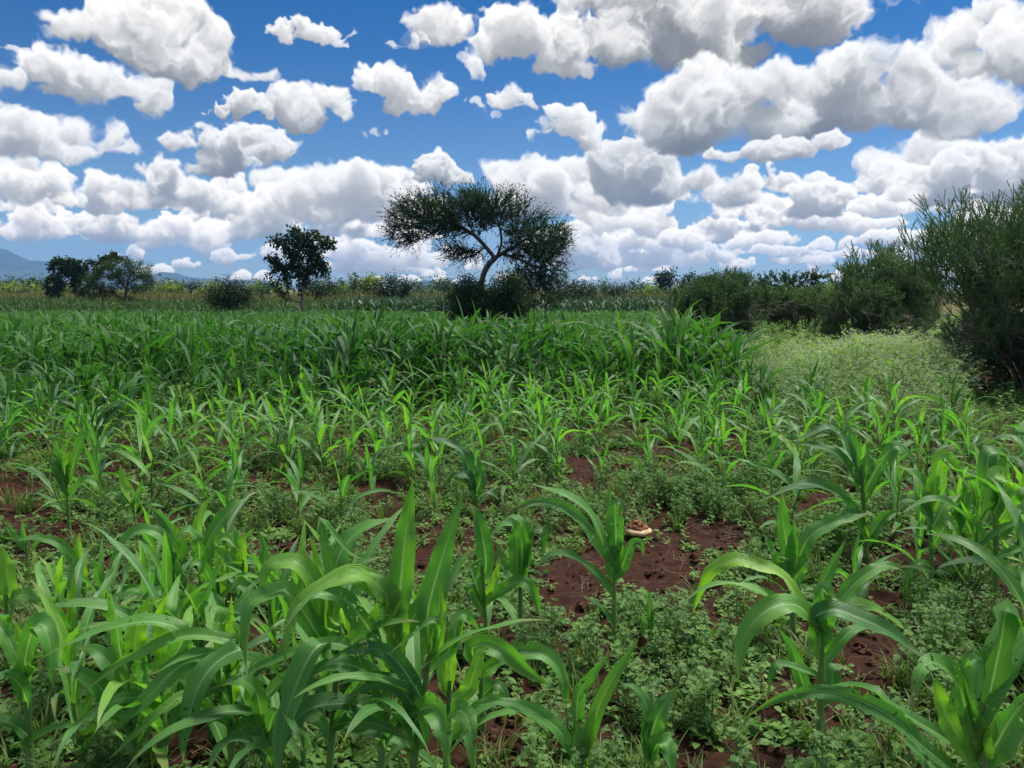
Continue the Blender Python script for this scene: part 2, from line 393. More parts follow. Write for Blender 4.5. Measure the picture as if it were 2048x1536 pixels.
# ---------------------------------------------------------------- materials
def material(name):
    m = bpy.data.materials.new(name); m.use_nodes = True; m.node_tree.nodes.clear()
    g = NT(m.node_tree); o = g.n('ShaderNodeOutputMaterial'); return m, g, o
def leaf_material(name, dark, mid, light, rough=.42, spec=.45, trans=.35, tcol=None, vein=0.0, midrib=None, spots=True, rnd=.30, noise_scale=7.0, sheen=0.0, bitten=False):
    """leaf shading: lf.r runs across the blade, lf.g along it, lf.b is the leaf's own tone"""
    m, g, o = material(name)
    at = g.n('ShaderNodeAttribute', attribute_name='lf'); sp = g.n('ShaderNodeSeparateColor'); g.put(sp.inputs[0], at.outputs['Color'])
    ob = g.n('ShaderNodeObjectInfo'); tc = g.n('ShaderNodeTexCoord')
    nz = g.noise(tc.outputs['Object'], noise_scale, 3)
    tone = g.math('ADD', sp.outputs[2], g.math('MULTIPLY', g.math('SUBTRACT', ob.outputs['Random'], .5), rnd))
    tone = g.math('ADD', tone, g.math('MULTIPLY', g.math('SUBTRACT', nz, .5), .35))
    c = g.mix(g.ss(tone, 0.0, .5), dark, mid); c = g.mix(g.ss(tone, .5, 1.0), c, light)
    if midrib:
        d = g.math('ABSOLUTE', g.math('SUBTRACT', sp.outputs[0], .5))
        c = g.mix(g.math('MULTIPLY', g.ss(d, .028, .062, 1, 0), g.ss(sp.outputs[1], 0, .95, .85, .1)), c, midrib)
        c = g.mix(g.ss(sp.outputs[1], .0, .22, .55, 0), c, light)
    p = g.n('ShaderNodeBsdfPrincipled'); 
    p.inputs['Roughness'].default_value = rough; p.inputs['Specular IOR Level'].default_value = spec
    if vein:
        wv = g.math('SINE', g.math('MULTIPLY', sp.outputs[0], 95.0))
        c = g.mix(g.math('MULTIPLY', g.math('ADD', wv, 1.0), vein), c, light)
        bp = g.n('ShaderNodeBump'); bp.inputs['Strength'].default_value = .35; bp.inputs['Distance'].default_value = .002; g.put(bp.inputs['Height'], g.math('ADD', wv, g.math('MULTIPLY', nz, 4.0)))
        g.put(p.inputs['Normal'], bp.outputs[0])
    if spots:
        s = g.ss(g.noise(tc.outputs['Object'], 38.0, 2), .68, .76); c = g.mix(g.math('MULTIPLY', s, .45), c, (.28, .30, .10))
    if midrib:                                          # dry yellow tips and edges
        dry = g.math('MULTIPLY', g.ss(sp.outputs[1], .80, 1.0), g.ss(g.noise(tc.outputs['Object'], 9.0, 2), .42, .62)); c = g.mix(g.math('MULTIPLY', dry, .8), c, (.27, .22, .08))
    if sheen:
        p.inputs['Sheen Weight'].default_value = sheen; p.inputs['Sheen Roughness'].default_value = .45
    g.put(p.inputs['Base Color'], c)
    t = g.n('ShaderNodeBsdfTranslucent'); g.put(t.inputs[0], g.mix(1.0, c, tcol or (1.6, 2.0, .6), 'MULTIPLY'))
    mx = g.n('ShaderNodeMixShader'); mx.inputs[0].default_value = trans
    m.node_tree.links.new(p.outputs[0], mx.inputs[1]); m.node_tree.links.new(t.outputs[0], mx.inputs[2]); fin = mx.outputs[0]
    if bitten:                                          # holes eaten by insects
        hole = g.math('MULTIPLY', g.ss(g.noise(tc.outputs['Object'], 62.0, 2), .60, .605), g.ss(g.noise(tc.outputs['Object'], 5.5, 2), .50, .54))
        hole = g.math('MULTIPLY', hole, g.ss(g.math('ABSOLUTE', g.math('SUBTRACT', sp.outputs[0], .5)), .05, .08))
        tr = g.n('ShaderNodeBsdfTransparent'); m2 = g.n('ShaderNodeMixShader'); g.put(m2.inputs[0], hole)
        m.node_tree.links.new(fin, m2.inputs[1]); m.node_tree.links.new(tr.outputs[0], m2.inputs[2]); fin = m2.outputs[0]
    m.node_tree.links.new(fin, o.inputs[0])
    return m
def plain_material(name, c1, c2, scale=20.0, rough=.9, bump=.3, stretch=None):
    m, g, o = material(name)
    tc = g.n('ShaderNodeTexCoord'); v = tc.outputs['Object']
    if stretch:
        mp = g.n('ShaderNodeMapping'); mp.inputs['Scale'].default_value = stretch; g.put(mp.inputs[0], v); v = mp.outputs[0]
    nz = g.noise(v, scale, 5, .62)
    p = g.n('ShaderNodeBsdfPrincipled'); g.put(p.inputs['Base Color'], g.mix(g.ss(nz, .3, .7), c1, c2)); p.inputs['Roughness'].default_value = rough
    p.inputs['Specular IOR Level'].default_value = .25
    bp = g.n('ShaderNodeBump'); bp.inputs['Strength'].default_value = bump; bp.inputs['Distance'].default_value = .02; g.put(bp.inputs['Height'], nz); g.put(p.inputs['Normal'], bp.outputs[0])
    m.node_tree.links.new(p.outputs[0], o.inputs[0]); return m

MZ = dict(dark=(.034, .142, .046), mid=(.086, .258, .048), light=(.240, .455, .046), rough=.44, spec=.5, trans=.36, vein=.05, midrib=(.40, .53, .30), sheen=.08)
M_MAIZE = leaf_material('maize_leaf', **MZ)
M_BITTEN = leaf_material('bitten_maize_leaf', bitten=True, **MZ)
M_STAND = leaf_material('tall_maize_leaf', (.022, .092, .030), (.046, .152, .036), (.115, .265, .042), rough=.5, spec=.28, trans=.28, vein=.03, midrib=(.20, .30, .14))
M_STALK = leaf_material('maize_stalk', (.060, .150, .045), (.10, .21, .06), (.19, .30, .09), rough=.5, trans=.12)
M_WEED = leaf_material('weed_leaf', (.054, .130, .034), (.105, .220, .050), (.185, .295, .070), rough=.62, spec=.25, trans=.3, spots=False)
M_PALE = leaf_material('pale_weed_leaf', (.074, .152, .050), (.132, .242, .074), (.220, .335, .110), rough=.7, spec=.2, trans=.3, spots=False)
M_GRASS = leaf_material('grass_blade', (.065, .120, .035), (.125, .190, .055), (.26, .26, .10), rough=.6, spec=.25, trans=.3, spots=False)
M_THICKET = leaf_material('thicket_leaf', (.095, .190, .058), (.180, .295, .095), (.320, .425, .185), rough=.7, spec=.2, trans=.32, spots=False)
M_FLOWER = plain_material('white_flower', (.55, .58, .42), (.70, .72, .58), 30, .8, 0)
M_STRAW = plain_material('dry_straw', (.16, .11, .07), (.33, .25, .16), 30, .9, .1)
# ---------------------------------------------------------------- ground
BARE = [(1150,1168,84,56),(1330,1140,105,62),(1430,1080,70,26),(1765,1310,75,52),(1500,1525,190,34),(560,1105,60,24),(20,985,60,40),(860,1165,34,44),
        (260,900,55,14),(240,955,60,18),(1390,900,80,13),(1475,935,34,16),(1010,1480,45,45),(380,1490,70,50),(700,905,60,16),(420,965,60,14),(1560,1185,45,40),
        (1225,862,70,12),(90,1062,80,16),(1300,1390,50,22),(960,1360,40,26),(300,1060,50,18),(1180,955,50,14),(760,985,40,16),(1640,1010,40,14)]
def gz(x, y):
    """height of the tilled ground"""
    x, y = np.asarray(x, float), np.asarray(y, float)
    f = np.clip((16 - np.hypot(x, y)) / 8, 0, 1)
    return (.05 * (fbm2(x * 1.3, y * 1.3, 3, 3) - .5) + .022 * (fbm2(x * 5, y * 5, 5, 2) - .5)) * f
def bare(x, y):
    """0 .. 1: how bare the soil is at a place"""
    x, y = np.asarray(x, float), np.asarray(y, float)
    u, v = to_px(np.stack([x, y, np.zeros_like(x)], -1))
    b = np.zeros_like(x)
    for cx, cy, rx, ry in BARE: b = np.maximum(b, 1.45 - np.hypot((u - cx) / rx, (v - cy) / ry))
    b = b + .55 * (fbm2(x * 3.1, y * 3.1, 21, 3) - .5)
    n = fbm2(x * .9, y * .9, 23, 3) * .6 + fbm2(x * 3.3, y * 3.3, 29, 2) * .4
    b = np.maximum(b, (n - .585) * 4.0 * np.clip((12 - y) / 4, 0, 1))
    return np.clip(b, 0, 1)
def axis(lo, hi, step, far, back, g=1.075):
    a = [lo + i * step for i in range(int((hi - lo) / step) + 1)]
    s = step; x = a[-1]; hi_l = []
    while x < far: s *= g; x += s; hi_l.append(x)
    s = step; x = a[0]; lo_l = []
    while x > back: s *= g; x -= s; lo_l.append(x)
    return np.array(lo_l[::-1] + a + hi_l)
gx, gy = axis(-4.2, 4.2, .028, 5200, -5200), axis(1.6, 8.2, .028, 5200, -3000)
X, Y = np.meshgrid(gx, gy)
fd = np.clip((13 - np.hypot(X, Y)) / 6, 0, 1)
clod = np.abs(fbm2(X * 7, Y * 7, 41, 3, .6) - .5) * 2
Zg = gz(X, Y) + fd * (.050 * (fbm2(X * 11, Y * 11, 43, 3, .6) - .5) + .034 * (clod - .25) + .022 * (fbm2(X * 30, Y * 30, 47, 2) - .5))
ny, nx = X.shape
i = (np.arange(ny - 1)[:, None] * nx + np.arange(nx - 1)[None]).ravel()
gm, g, o = material('ground_soil')
geo = g.n('ShaderNodeNewGeometry'); pos = geo.outputs['Position']; sp = g.n('ShaderNodeSeparateXYZ'); g.put(sp.inputs[0], pos)
n1 = g.noise(pos, 1.7, 6, .6); n2 = g.noise(pos, 14.0, 6, .7); n3 = g.noise(pos, 90.0, 4, .7); nf = g.noise(pos, .03, 6, .6)
soil = g.mix(g.ss(n2, .3, .72), (.018, .0078, .0048), (.058, .0225, .0130)); soil = g.mix(g.ss(n1, .42, .66, 0, .6), soil, (.040, .020, .013))
soil = g.mix(g.ss(n3, .66, .74, 0, .35), soil, (.17, .10, .07))
far = g.mix(g.ss(nf, .35, .65), (.085, .105, .030), (.150, .125, .050))
p = g.n('ShaderNodeBsdfPrincipled'); g.put(p.inputs['Base Color'], g.mix(g.ss(sp.outputs[1], 34.0, 60.0), soil, far)); p.inputs['Roughness'].default_value = .95; p.inputs['Specular IOR Level'].default_value = .15
bp = g.n('ShaderNodeBump'); bp.inputs['Strength'].default_value = .9; bp.inputs['Distance'].default_value = .012
g.put(bp.inputs['Height'], g.math('ADD', n2, g.math('MULTIPLY', n3, .5))); g.put(p.inputs['Normal'], bp.outputs[0])
gm.node_tree.links.new(p.outputs[0], o.inputs[0])
tag(link('ground', mesh('ground', np.stack([X, Y, Zg], -1).reshape(-1, 3), [np.stack([i, i + 1, i + nx + 1, i + nx], -1)], None, [gm])), kind='structure')
del X, Y, Zg, clod, fd

# loose clods of earth
def lump(seed, sub=1):
    r = np.random.default_rng(seed)
    a = np.array([(np.cos(t) * np.sin(p_), np.sin(t) * np.sin(p_), np.cos(p_)) for p_ in (.05, .8, 1.57, 2.3) for t in np.arange(7) * 2 * math.pi / 7])
    a = a * (1 + .28 * r.standard_normal((len(a), 1))) * (1, .85, .65)
    F = [[k * 7 + j, k * 7 + (j + 1) % 7, (k + 1) * 7 + (j + 1) % 7, (k + 1) * 7 + j] for k in range(3) for j in range(7)]
    return a, [np.array(F)[:, ::-1]]
M_CLOD = plain_material('soil_clod', (.034, .0145, .0095), (.100, .040, .025), 40, .95, .0)
acc = Acc()
for k in range(6):
    n = 1300
    yy = 2.0 + 7.5 * rng.random(n) ** 1.2; xx = rng.uniform(-1, 1, n) * (.75 * yy + .4)
    ok = rng.random(n) < .15 + 1.2 * bare(xx, yy); xx, yy = xx[ok], yy[ok]; n = len(xx)
    V, F = lump(k); s = .006 + .026 * rng.random(n) ** 3
    acc.add(*scatter(V, F, np.zeros_like(V), np.stack([xx, yy, gz(xx, yy) + s * .35], -1), rng.uniform(0, 6.3, n), s))
tag(acc.obj('soil_clods', [M_CLOD], smooth=False), 'loose red brown soil clods lying on the tilled ground', 'soil clods', kind='stuff')
# ---------------------------------------------------------------- maize
def ribbon(P, W, N, ncross=5, fold=.16, ripple=.09, twist=0.0, tone=.5, ph=0.0, wfun=None, edge=0.0, rg=rng):
    """a leaf blade along spine P with upper-side normals N"""
    P = np.asarray(P, float); n = len(P); t = np.linspace(0, 1, n)
    T = unit(np.gradient(P, axis=0)); N = np.broadcast_to(N, P.shape)
    N = unit(N - T * (N * T).sum(1, keepdims=True)); B = np.cross(T, N)
    a = twist * t
    ca, sa = np.cos(a)[:, None], np.sin(a)[:, None]; B, N = B * ca + N * sa, N * ca - B * sa
    s = np.clip(t / .33, 0, 1); up = .46 + .54 * s * s * (3 - 2 * s)
    dn = np.where(t > .42, 1 - (np.clip((t - .42) / .58, 0, 1)) ** 1.9, 1)
    w = .5 * W * up * np.maximum(dn, .015)
    u = np.linspace(-1, 1, ncross)
    rp = ripple * W * np.sin(2 * math.pi * (2.2 * t[:, None] * (1 + .1 * u) ) + ph + 1.7 * np.sign(u)) * np.abs(u) ** 2 * np.clip(t * 3, 0, 1)[:, None] * np.clip((1 - t) * 3, 0, 1)[:, None]
    rp = rp + .45 * ripple * W * np.sin(2 * math.pi * 5.1 * t[:, None] + 2.3 * ph + 2.1 * np.sign(u)) * np.abs(u) ** 3 * np.clip((1 - t) * 4, 0, 1)[:, None]
    fo = fold * (1.0 - .55 * t)[:, None] * np.abs(u) * w[:, None] * 1.6 + rp
    ww = w[:, None] * u[None]
    if edge: ww = ww * (1 + edge * np.abs(u) * rg.standard_normal((n, ncross)))
    V = P[:, None] + ww[..., None] * B[:, None] + fo[..., None] * N[:, None]
    A = np.stack(np.broadcast_arrays(.5 + .5 * u[None], t[:, None], np.float32(tone)), -1)
    i = np.arange(n - 1)[:, None] * ncross; j = np.arange(ncross - 1)[None]
    F = np.stack([i + j, i + j + 1, i + ncross + j + 1, i + ncross + j], -1).reshape(-1, 4)
    return V.reshape(-1, 3), [F], A.reshape(-1, 3)
def droop(z0, az, L, th0, th1, n, rg, base=(0, 0), curl=0.0):
    """spine and normals of a leaf that leaves the stalk at th0 from the vertical and ends at th1"""
    t = (np.arange(n - 1) + .5) / (n - 1)
    th = th0 + (th1 - th0) * t ** 1.5; az_ = az + curl * t
    d = np.stack([np.cos(az_), np.sin(az_), np.zeros(n - 1)], -1)
    step = np.sin(th)[:, None] * d + np.cos(th)[:, None] * np.array([0, 0, 1.])
    P = np.vstack([[0, 0, 0], np.cumsum(step * (L / (n - 1)), 0)]) + np.array([base[0], base[1], z0])
    thn = np.interp(np.linspace(0, 1, n), t, th); dn = np.vstack([d[:1], d])
    return P, -np.cos(thn)[:, None] * dn + np.sin(thn)[:, None] * np.array([0, 0, 1.])
def maize(h, rg, nleaf=8, nseg=14, ncross=4, tone=.5, az0=None, lean=0.04, upright=.5, wm=1.0):
    """stalk piece and list of leaf pieces of one young maize plant of height h standing at the origin"""
    az0 = rg.uniform(0, 2 * math.pi) if az0 is None else az0
    la = rg.uniform(0, 6.3); lx, ly = lean * h * math.cos(la), lean * h * math.sin(la)
    zs = np.linspace(-.02, .62 * h, 7); tt = np.linspace(0, 1, 7)
    P = np.stack([lx * tt ** 2, ly * tt ** 2, zs], -1)
    V, F = tube(P, np.linspace(.0125, .0075, 7) * (.55 + .5 * h), 6)
    A = np.tile([.2, .3, tone], (len(V), 1)); A[:, 2] += np.repeat(np.linspace(.25, -.05, 7), 6)
    st = (V, F, A); leaves = []
    for i in range(nleaf):
        f = i / (nleaf - 1); z = h * (.07 + .50 * f)
        q = np.interp(z, zs, np.arange(7)); bx, by = lx * (q / 6) ** 2, ly * (q / 6) ** 2
        L = h * (.42 + .40 * math.sin(math.pi * min(1, .22 + .72 * f)) ) * rg.uniform(.85, 1.15)
        if f > .8: th0, th1, L = R(rg.uniform(3, 12)), R(rg.uniform(14, 75 if rg.random() > upright else 32)), L * .85
        else: th0, th1 = R((38 - 24 * f) * rg.uniform(.7, 1.3)), R(rg.uniform(95, 150) - 38 * f)
        az = az0 + math.pi * i + rg.normal(0, .38)
        Pp, Nn = droop(z, az, L, th0, th1, nseg, rg, (bx, by), rg.normal(0, .35))
        W = wm * (.034 + .025 * math.sin(math.pi * min(1, .25 + .6 * f))) * (.45 + .62 * h) * rg.uniform(.85, 1.15)
        tn = tone + rg.normal(0, .13) + (.18 if f > .8 else 0) - .1 * (f < .4)
        lf = ribbon(Pp, W, Nn, ncross, rg.uniform(.1, .4), rg.uniform(.06, .2), rg.normal(0, .6), tn, rg.uniform(0, 6), rg=rg, edge=.02)
        if i == 0 and rg.random() < .7 or i == 1 and rg.random() < .25: lf[2][:, 1] = .80 + .2 * lf[2][:, 1]   # the lowest leaf is drying
        leaves.append(lf)
    return st, leaves

GROUP = 'young maize plants of the field'
def hero(base, top, leaves, label, tone=.52, r=.011, extra=0, seed=0, autoh=None, curve=0.0):
    """a maize plant whose stalk foot, whorl and leaves stand where the photograph has them; leaf = (pixel points, width px, depth change m, tone shift)"""
    rg = np.random.default_rng(seed + 500)
    B = on_ground(*base); Y0 = B[1]; B[2] = float(gz(B[0], B[1])) - .015
    root = bpy.data.objects.new('maize_plant', None); COL.objects.link(root); root.location = B; root.empty_display_size = .1
    tag(root, label, 'maize plant', GROUP)
    Tp = at_depth(top[0], top[1], Y0); T = Tp - B
    n = 10; s = np.linspace(0, 1, n)[:, None]; ax = T * s + np.array([curve, 0, 0]) * np.sin(math.pi * s)
    def axis_at(z):
        k = np.clip(z / max(T[2], .05), 0, 1); return T * k + np.array([curve, 0, 0]) * math.sin(math.pi * k)
    V, F = tube(ax, r * np.array([1.15, 1.2, 1.1, 1.08, 1.0, 1.0, .9, .85, .75, .5]), 9)
    A = np.tile([.2, .3, tone], (len(V), 1)); A[:, 2] += np.repeat(np.linspace(.35, 0, n), 9)
    link('stalk', mesh('stalk', V, F, A, [M_STALK]), root)
    k_px = F_PX / Y0
    for pts, wpx, dz, dt in leaves:
        m = len(pts)
        W3 = np.array([at_depth(x, y, Y0) - B for x, y in pts])
        foot = axis_at(max(.02, W3[0][2] - .05 * min(1, T[2])))
        chain = np.vstack([foot, W3]); tt = np.linspace(0, 1, m + 1)
        # depth: the leaf leans towards or away from the viewer along its length
        chain[:, 1] += dz * tt ** 1.3
        # keep the pixel place while the depth changes
        f = (Y0 + chain[:, 1] - (chain[:, 1] - dz * tt ** 1.3)) / Y0
        eye = np.array([0, 0, CAM_Z]) - B
        base0 = chain.copy(); base0[:, 1] -= dz * tt ** 1.3
        chain = eye + (base0 - eye) * f[:, None]
        P = catmull(chain, 26)
        N = unit(np.array([0, -.62, .80]) + np.array([rg.normal(0, .22), 0, 0]))
        W = wpx / k_px * 1.02
        V, F, A = ribbon(P, W, N, 7, rg.uniform(.16, .45), rg.uniform(.06, .17), rg.normal(0, .4), tone + dt * 1.25 + rg.normal(0, .09), rg.uniform(0, 6), rg=rg, edge=.028)
        link('leaf', mesh('leaf', V, F, A, [M_BITTEN if rg.random() < .45 else M_MAIZE]), root)
    if extra:
        h = autoh or max(.3, T[2] * 1.4); az0 = rg.uniform(0, 6)
        for i in range(extra):
            f = i / max(1, extra); z = T[2] * (.15 + .6 * f); c = axis_at(z)
            Pp, Nn = droop(z, az0 + math.pi * i + rg.normal(0, .5), h * rg.uniform(.5, .75), R(rg.uniform(18, 38)), R(rg.uniform(95, 150)), 20, rg, c[:2], rg.normal(0, .4))
            V, F, A = ribbon(Pp, .055 * (.4 + .6 * h), Nn, 7, rg.uniform(.12, .35), rg.uniform(.06, .14), rg.normal(0, .5), tone + rg.normal(-.05, .12), rg.uniform(0, 6), rg=rg)
            link('leaf', mesh('leaf', V, F, A, [M_MAIZE]), root)
    return root
# ---------------------------------------------------------------- the nearest maize plants, one by one
hero((655,1585),(680,1250),[
 ([(690,1290),(786,1212),(735,1165),(690,1152),(635,1178),(588,1227),(571,1300),(572,1330)],50,-.18,.0),
 ([(660,1230),(658,1157),(642,1045),(660,1060),(700,1105),(735,1122)],22,.05,.1),
 ([(655,1240),(642,1165),(632,1115),(619,1068)],20,.02,.25),
 ([(668,1230),(672,1130),(700,1080),(740,1049),(796,1035)],42,.18,-.05),
 ([(645,1240),(630,1172),(600,1130),(560,1124),(532,1138),(520,1205)],42,-.05,.1),
 ([(650,1290),(580,1188),(540,1190),(503,1206),(492,1260),(492,1340)],42,-.15,-.05),
 ([(668,1330),(655,1290),(625,1305),(590,1378),(562,1476),(553,1560)],50,-.30,-.1),
 ([(690,1400),(732,1330),(693,1292),(630,1290),(538,1324),(455,1366)],28,-.15,.0),
 ([(655,1300),(648,1240),(655,1190)],40,-.02,.28)],
 'tallest maize of the front clump with a folded leaf and a long hanging blade', seed=1, extra=3, autoh=.95)
hero((752,1590),(800,1240),[
 ([(800,1260),(797,1222),(806,1120),(815,1030),(826,958)],50,.02,.22),
 ([(790,1270),(770,1190),(735,1155),(700,1148),(665,1165)],46,-.12,.18),
 ([(800,1290),(830,1230),(868,1180),(862,1155),(820,1150)],34,.1,.2),
 ([(775,1330),(740,1260),(690,1200),(640,1188),(600,1215),(566,1265)],40,-.22,-.12),
 ([(770,1400),(740,1350),(690,1328),(640,1335),(600,1370)],38,-.12,-.25),
 ([(760,1440),(720,1412),(670,1408),(615,1421),(572,1472),(553,1548)],42,-.2,-.15),
 ([(770,1480),(800,1440),(840,1425),(870,1450),(890,1500)],30,-.2,-.1),
 ([(795,1290),(790,1230),(770,1160)],48,-.03,.2)],
 'maize with one broad blade standing straight up above the front clump', seed=2, extra=4, autoh=.95)
hero((815,1600),(862,1290),[
 ([(858,1290),(856,1222),(880,1130),(905,1050),(926,992)],48,.05,.0),
 ([(872,1290),(880,1210),(910,1140),(946,1094)],36,.12,-.08),
 ([(870,1300),(882,1240),(880,1160)],22,-.02,.28),
 ([(866,1310),(879,1262),(863,1243),(828,1270),(776,1310)],25,-.1,-.05),
 ([(830,1440),(846,1418),(872,1420),(888,1465),(900,1560)],48,-.3,.05),
 ([(850,1480),(820,1400),(780,1370),(740,1372),(690,1400)],34,-.15,-.25),
 ([(845,1400),(800,1330),(760,1300),(700,1300),(660,1320)],36,-.1,-.3),
 ([(868,1330),(905,1290),(915,1240),(935,1230),(960,1265)],30,.1,-.05)],
 'maize with a tall insect-bitten blade at the right side of the front clump', seed=3, extra=4, autoh=.9)
hero((890,1585),(900,1360),[
 ([(895,1440),(906,1428),(925,1424),(940,1460),(950,1560)],42,-.28,.0),
 ([(905,1400),(935,1380),(960,1310),(985,1290)],34,.05,.15),
 ([(890,1380),(880,1320),(860,1290)],26,.03,.2),
 ([(900,1370),(905,1310),(918,1270),(930,1240)],24,.0,.3),
 ([(910,1470),(950,1420),(1000,1400),(1040,1420)],28,.05,-.1)],
 'short maize with a yellow green heart leaning out of the front clump', seed=4, extra=3, autoh=.7)
hero((465,1580),(455,1290),[
 ([(450,1310),(440,1250),(438,1222),(424,1214),(418,1225)],42,.0,.12),
 ([(458,1300),(460,1265),(463,1190)],18,-.02,.32),
 ([(470,1330),(478,1290),(480,1262),(505,1235),(530,1250)],34,-.08,.0),
 ([(462,1325),(484,1299),(437,1322),(396,1376),(368,1473),(367,1525)],46,-.25,-.12),
 ([(450,1330),(484,1292),(403,1272),(336,1282),(252,1322),(165,1385)],28,-.15,.0),
 ([(440,1380),(413,1325),(360,1332),(300,1390),(216,1472)],42,-.2,-.02),
 ([(445,1440),(373,1396),(336,1413),(289,1453),(216,1520)],26,-.2,.05),
 ([(470,1440),(440,1380),(400,1400),(360,1450)],34,-.1,-.15),
 ([(470,1470),(500,1450),(520,1480),(530,1540)],34,-.15,-.1),
 ([(462,1400),(470,1330),(490,1300)],46,.03,.25)],
 'maize in front with long narrow blades sweeping far to the left', seed=5, extra=3, autoh=.85)
hero((560,1600),(520,1400),[
 ([(525,1440),(510,1380),(470,1360),(420,1380)],34,-.1,.05),
 ([(540,1470),(590,1430),(640,1440),(660,1500)],36,-.1,-.1),
 ([(520,1430),(500,1350),(520,1310)],34,0,.25),
 ([(530,1500),(480,1480),(440,1500),(410,1560)],36,-.2,-.15)],
 'low maize filling the front edge between the two big clumps', seed=6, extra=4, autoh=.75)
hero((268,1580),(262,1300),[
 ([(255,1340),(242,1309),(230,1225),(216,1183),(205,1187)],46,.0,.05),
 ([(268,1330),(272,1270),(285,1228),(305,1204),(328,1197)],42,.05,.42),
 ([(330,1330),(366,1272),(319,1245),(235,1252),(141,1285),(65,1328)],40,-.2,-.03),
 ([(275,1400),(262,1383),(222,1330),(190,1300),(148,1294)],40,.05,-.12),
 ([(255,1430),(232,1410),(190,1365),(150,1342),(105,1336)],38,-.1,-.18),
 ([(275,1420),(280,1400),(275,1335),(288,1318),(298,1375)],30,-.08,-.05),
 ([(280,1430),(290,1398),(235,1400),(168,1440),(98,1494)],22,-.15,.0),
 ([(275,1460),(260,1400),(240,1350),(250,1320)],40,.02,.15),
 ([(280,1480),(310,1420),(350,1395),(385,1410)],32,.05,-.12)],
 'maize with a broad drilled leaf and a yellowed torn one beside it', seed=7, extra=3, autoh=.85)
hero((62,1575),(50,1270),[
 ([(56,1340),(50,1322),(66,1260),(84,1250),(100,1290),(107,1382)],42,-.12,-.02),
 ([(48,1320),(44,1289),(28,1232)],18,.0,.3),
 ([(45,1350),(30,1305),(0,1255),(-35,1235)],34,.05,.0),
 ([(50,1370),(60,1330),(62,1270)],44,.02,.25),
 ([(56,1480),(54,1470),(27,1450),(0,1441),(-35,1452)],28,-.05,-.1),
 ([(60,1500),(60,1487),(100,1460),(144,1453),(188,1474)],18,-.05,.0),
 ([(52,1400),(40,1370),(10,1350),(-30,1360)],36,-.1,.0)],
 'single maize on a tall bare stalk at the lower corner beside weeds', seed=8, r=.0125, tone=.55)
hero((175,1240),(165,1140),[
 ([(170,1195),(168,1175),(160,1110),(158,1065)],30,.0,.4),
 ([(165,1160),(150,1124),(118,1087),(67,1075),(25,1082)],20,-.1,-.05),
 ([(168,1185),(161,1168),(128,1151),(84,1158),(48,1188)],22,-.12,.0),
 ([(176,1238),(215,1208),(255,1178),(322,1182)],17,.05,.1),
 ([(170,1190),(140,1172),(110,1180),(80,1200)],16,-.05,.1)],
 'small maize with one upright yellow green blade and two blades bowing left', seed=9, r=.010, extra=1, autoh=.5)
hero((18,1300),(12,1170),[
 ([(14,1200),(20,1190),(12,1140),(4,1090)],36,.0,.3),
 ([(14,1210),(40,1190),(70,1200),(90,1250)],24,-.05,.0),
 ([(12,1210),(-10,1180),(-40,1190)],26,0,.1)],
 'maize cut by the frame edge with a broad bright blade', seed=10, extra=2, autoh=.6)
hero((55,1145),(52,1075),[
 ([(52,1095),(48,1070),(45,1040)],14,0,.2),([(54,1095),(62,1070),(72,1042)],12,0,.1),([(52,1100),(30,1070),(8,1045)],12,0,0),([(56,1110),(75,1085),(78,1060)],12,0,0)],
 'slim maize seedling standing among low weeds near the frame edge', seed=11, r=.007, extra=1, autoh=.35)
for base_, top_, lv, lab, sd in [
 ((350,1265),(345,1110),[([(350,1140),(365,1110),(332,1045),(298,1012)],32,.1,.0),([(345,1130),(345,1095),(310,1065),(270,1065),(235,1100),(214,1142)],26,-.1,.0),([(350,1170),(380,1172),(352,1118),(318,1104)],34,-.05,-.05),([(345,1130),(350,1080),(352,1050)],26,.0,.25),([(345,1190),(310,1140),(270,1130),(230,1150)],26,-.1,0)],'bushy maize with arching blades behind the torn yellow leaf',12),
 ((402,1258),(400,1085),[([(400,1110),(395,1055),(410,1010),(430,988)],20,.05,.4),([(402,1120),(430,1060),(468,1012),(500,995)],32,.15,.0),([(400,1120),(395,1080),(370,1062),(345,1090)],28,-.1,.05),([(405,1160),(430,1110),(455,1130),(462,1180)],30,-.1,.0)],'maize with a bright yellow spike and one blade reaching up to the right',13),
 ((482,1250),(487,1120),[([(488,1160),(488,1110),(490,1080),(512,1055)],28,.0,.35),([(480,1150),(440,1110),(432,1085),(452,1076),(472,1096)],30,-.1,-.05),([(482,1140),(470,1080),(465,1050)],26,.05,.0),([(486,1180),(520,1150),(530,1100),(512,1055)],24,.1,.0)],'maize with a pale folded leaf beside the dark soil gap',14),
 ((445,1290),(435,1150),[([(438,1200),(440,1140),(430,1100)],30,0,.15),([(432,1190),(410,1140),(385,1130),(365,1170)],26,-.1,0),([(440,1210),(470,1170),(500,1175),(520,1210)],26,-.1,-.1)],'low leafy maize in the middle of the left clump',15),
 ((385,1330),(380,1190),[([(380,1240),(385,1190),(375,1160)],40,0,.3),([(378,1230),(350,1190),(310,1185),(270,1210)],30,-.1,0),([(382,1240),(410,1200),(440,1210),(455,1260)],30,-.1,0)],'maize with a cut off whorl and frayed leaf ends',16)]:
    hero(base_, top_, lv, lab, seed=sd, extra=2, autoh=.6, r=.010)
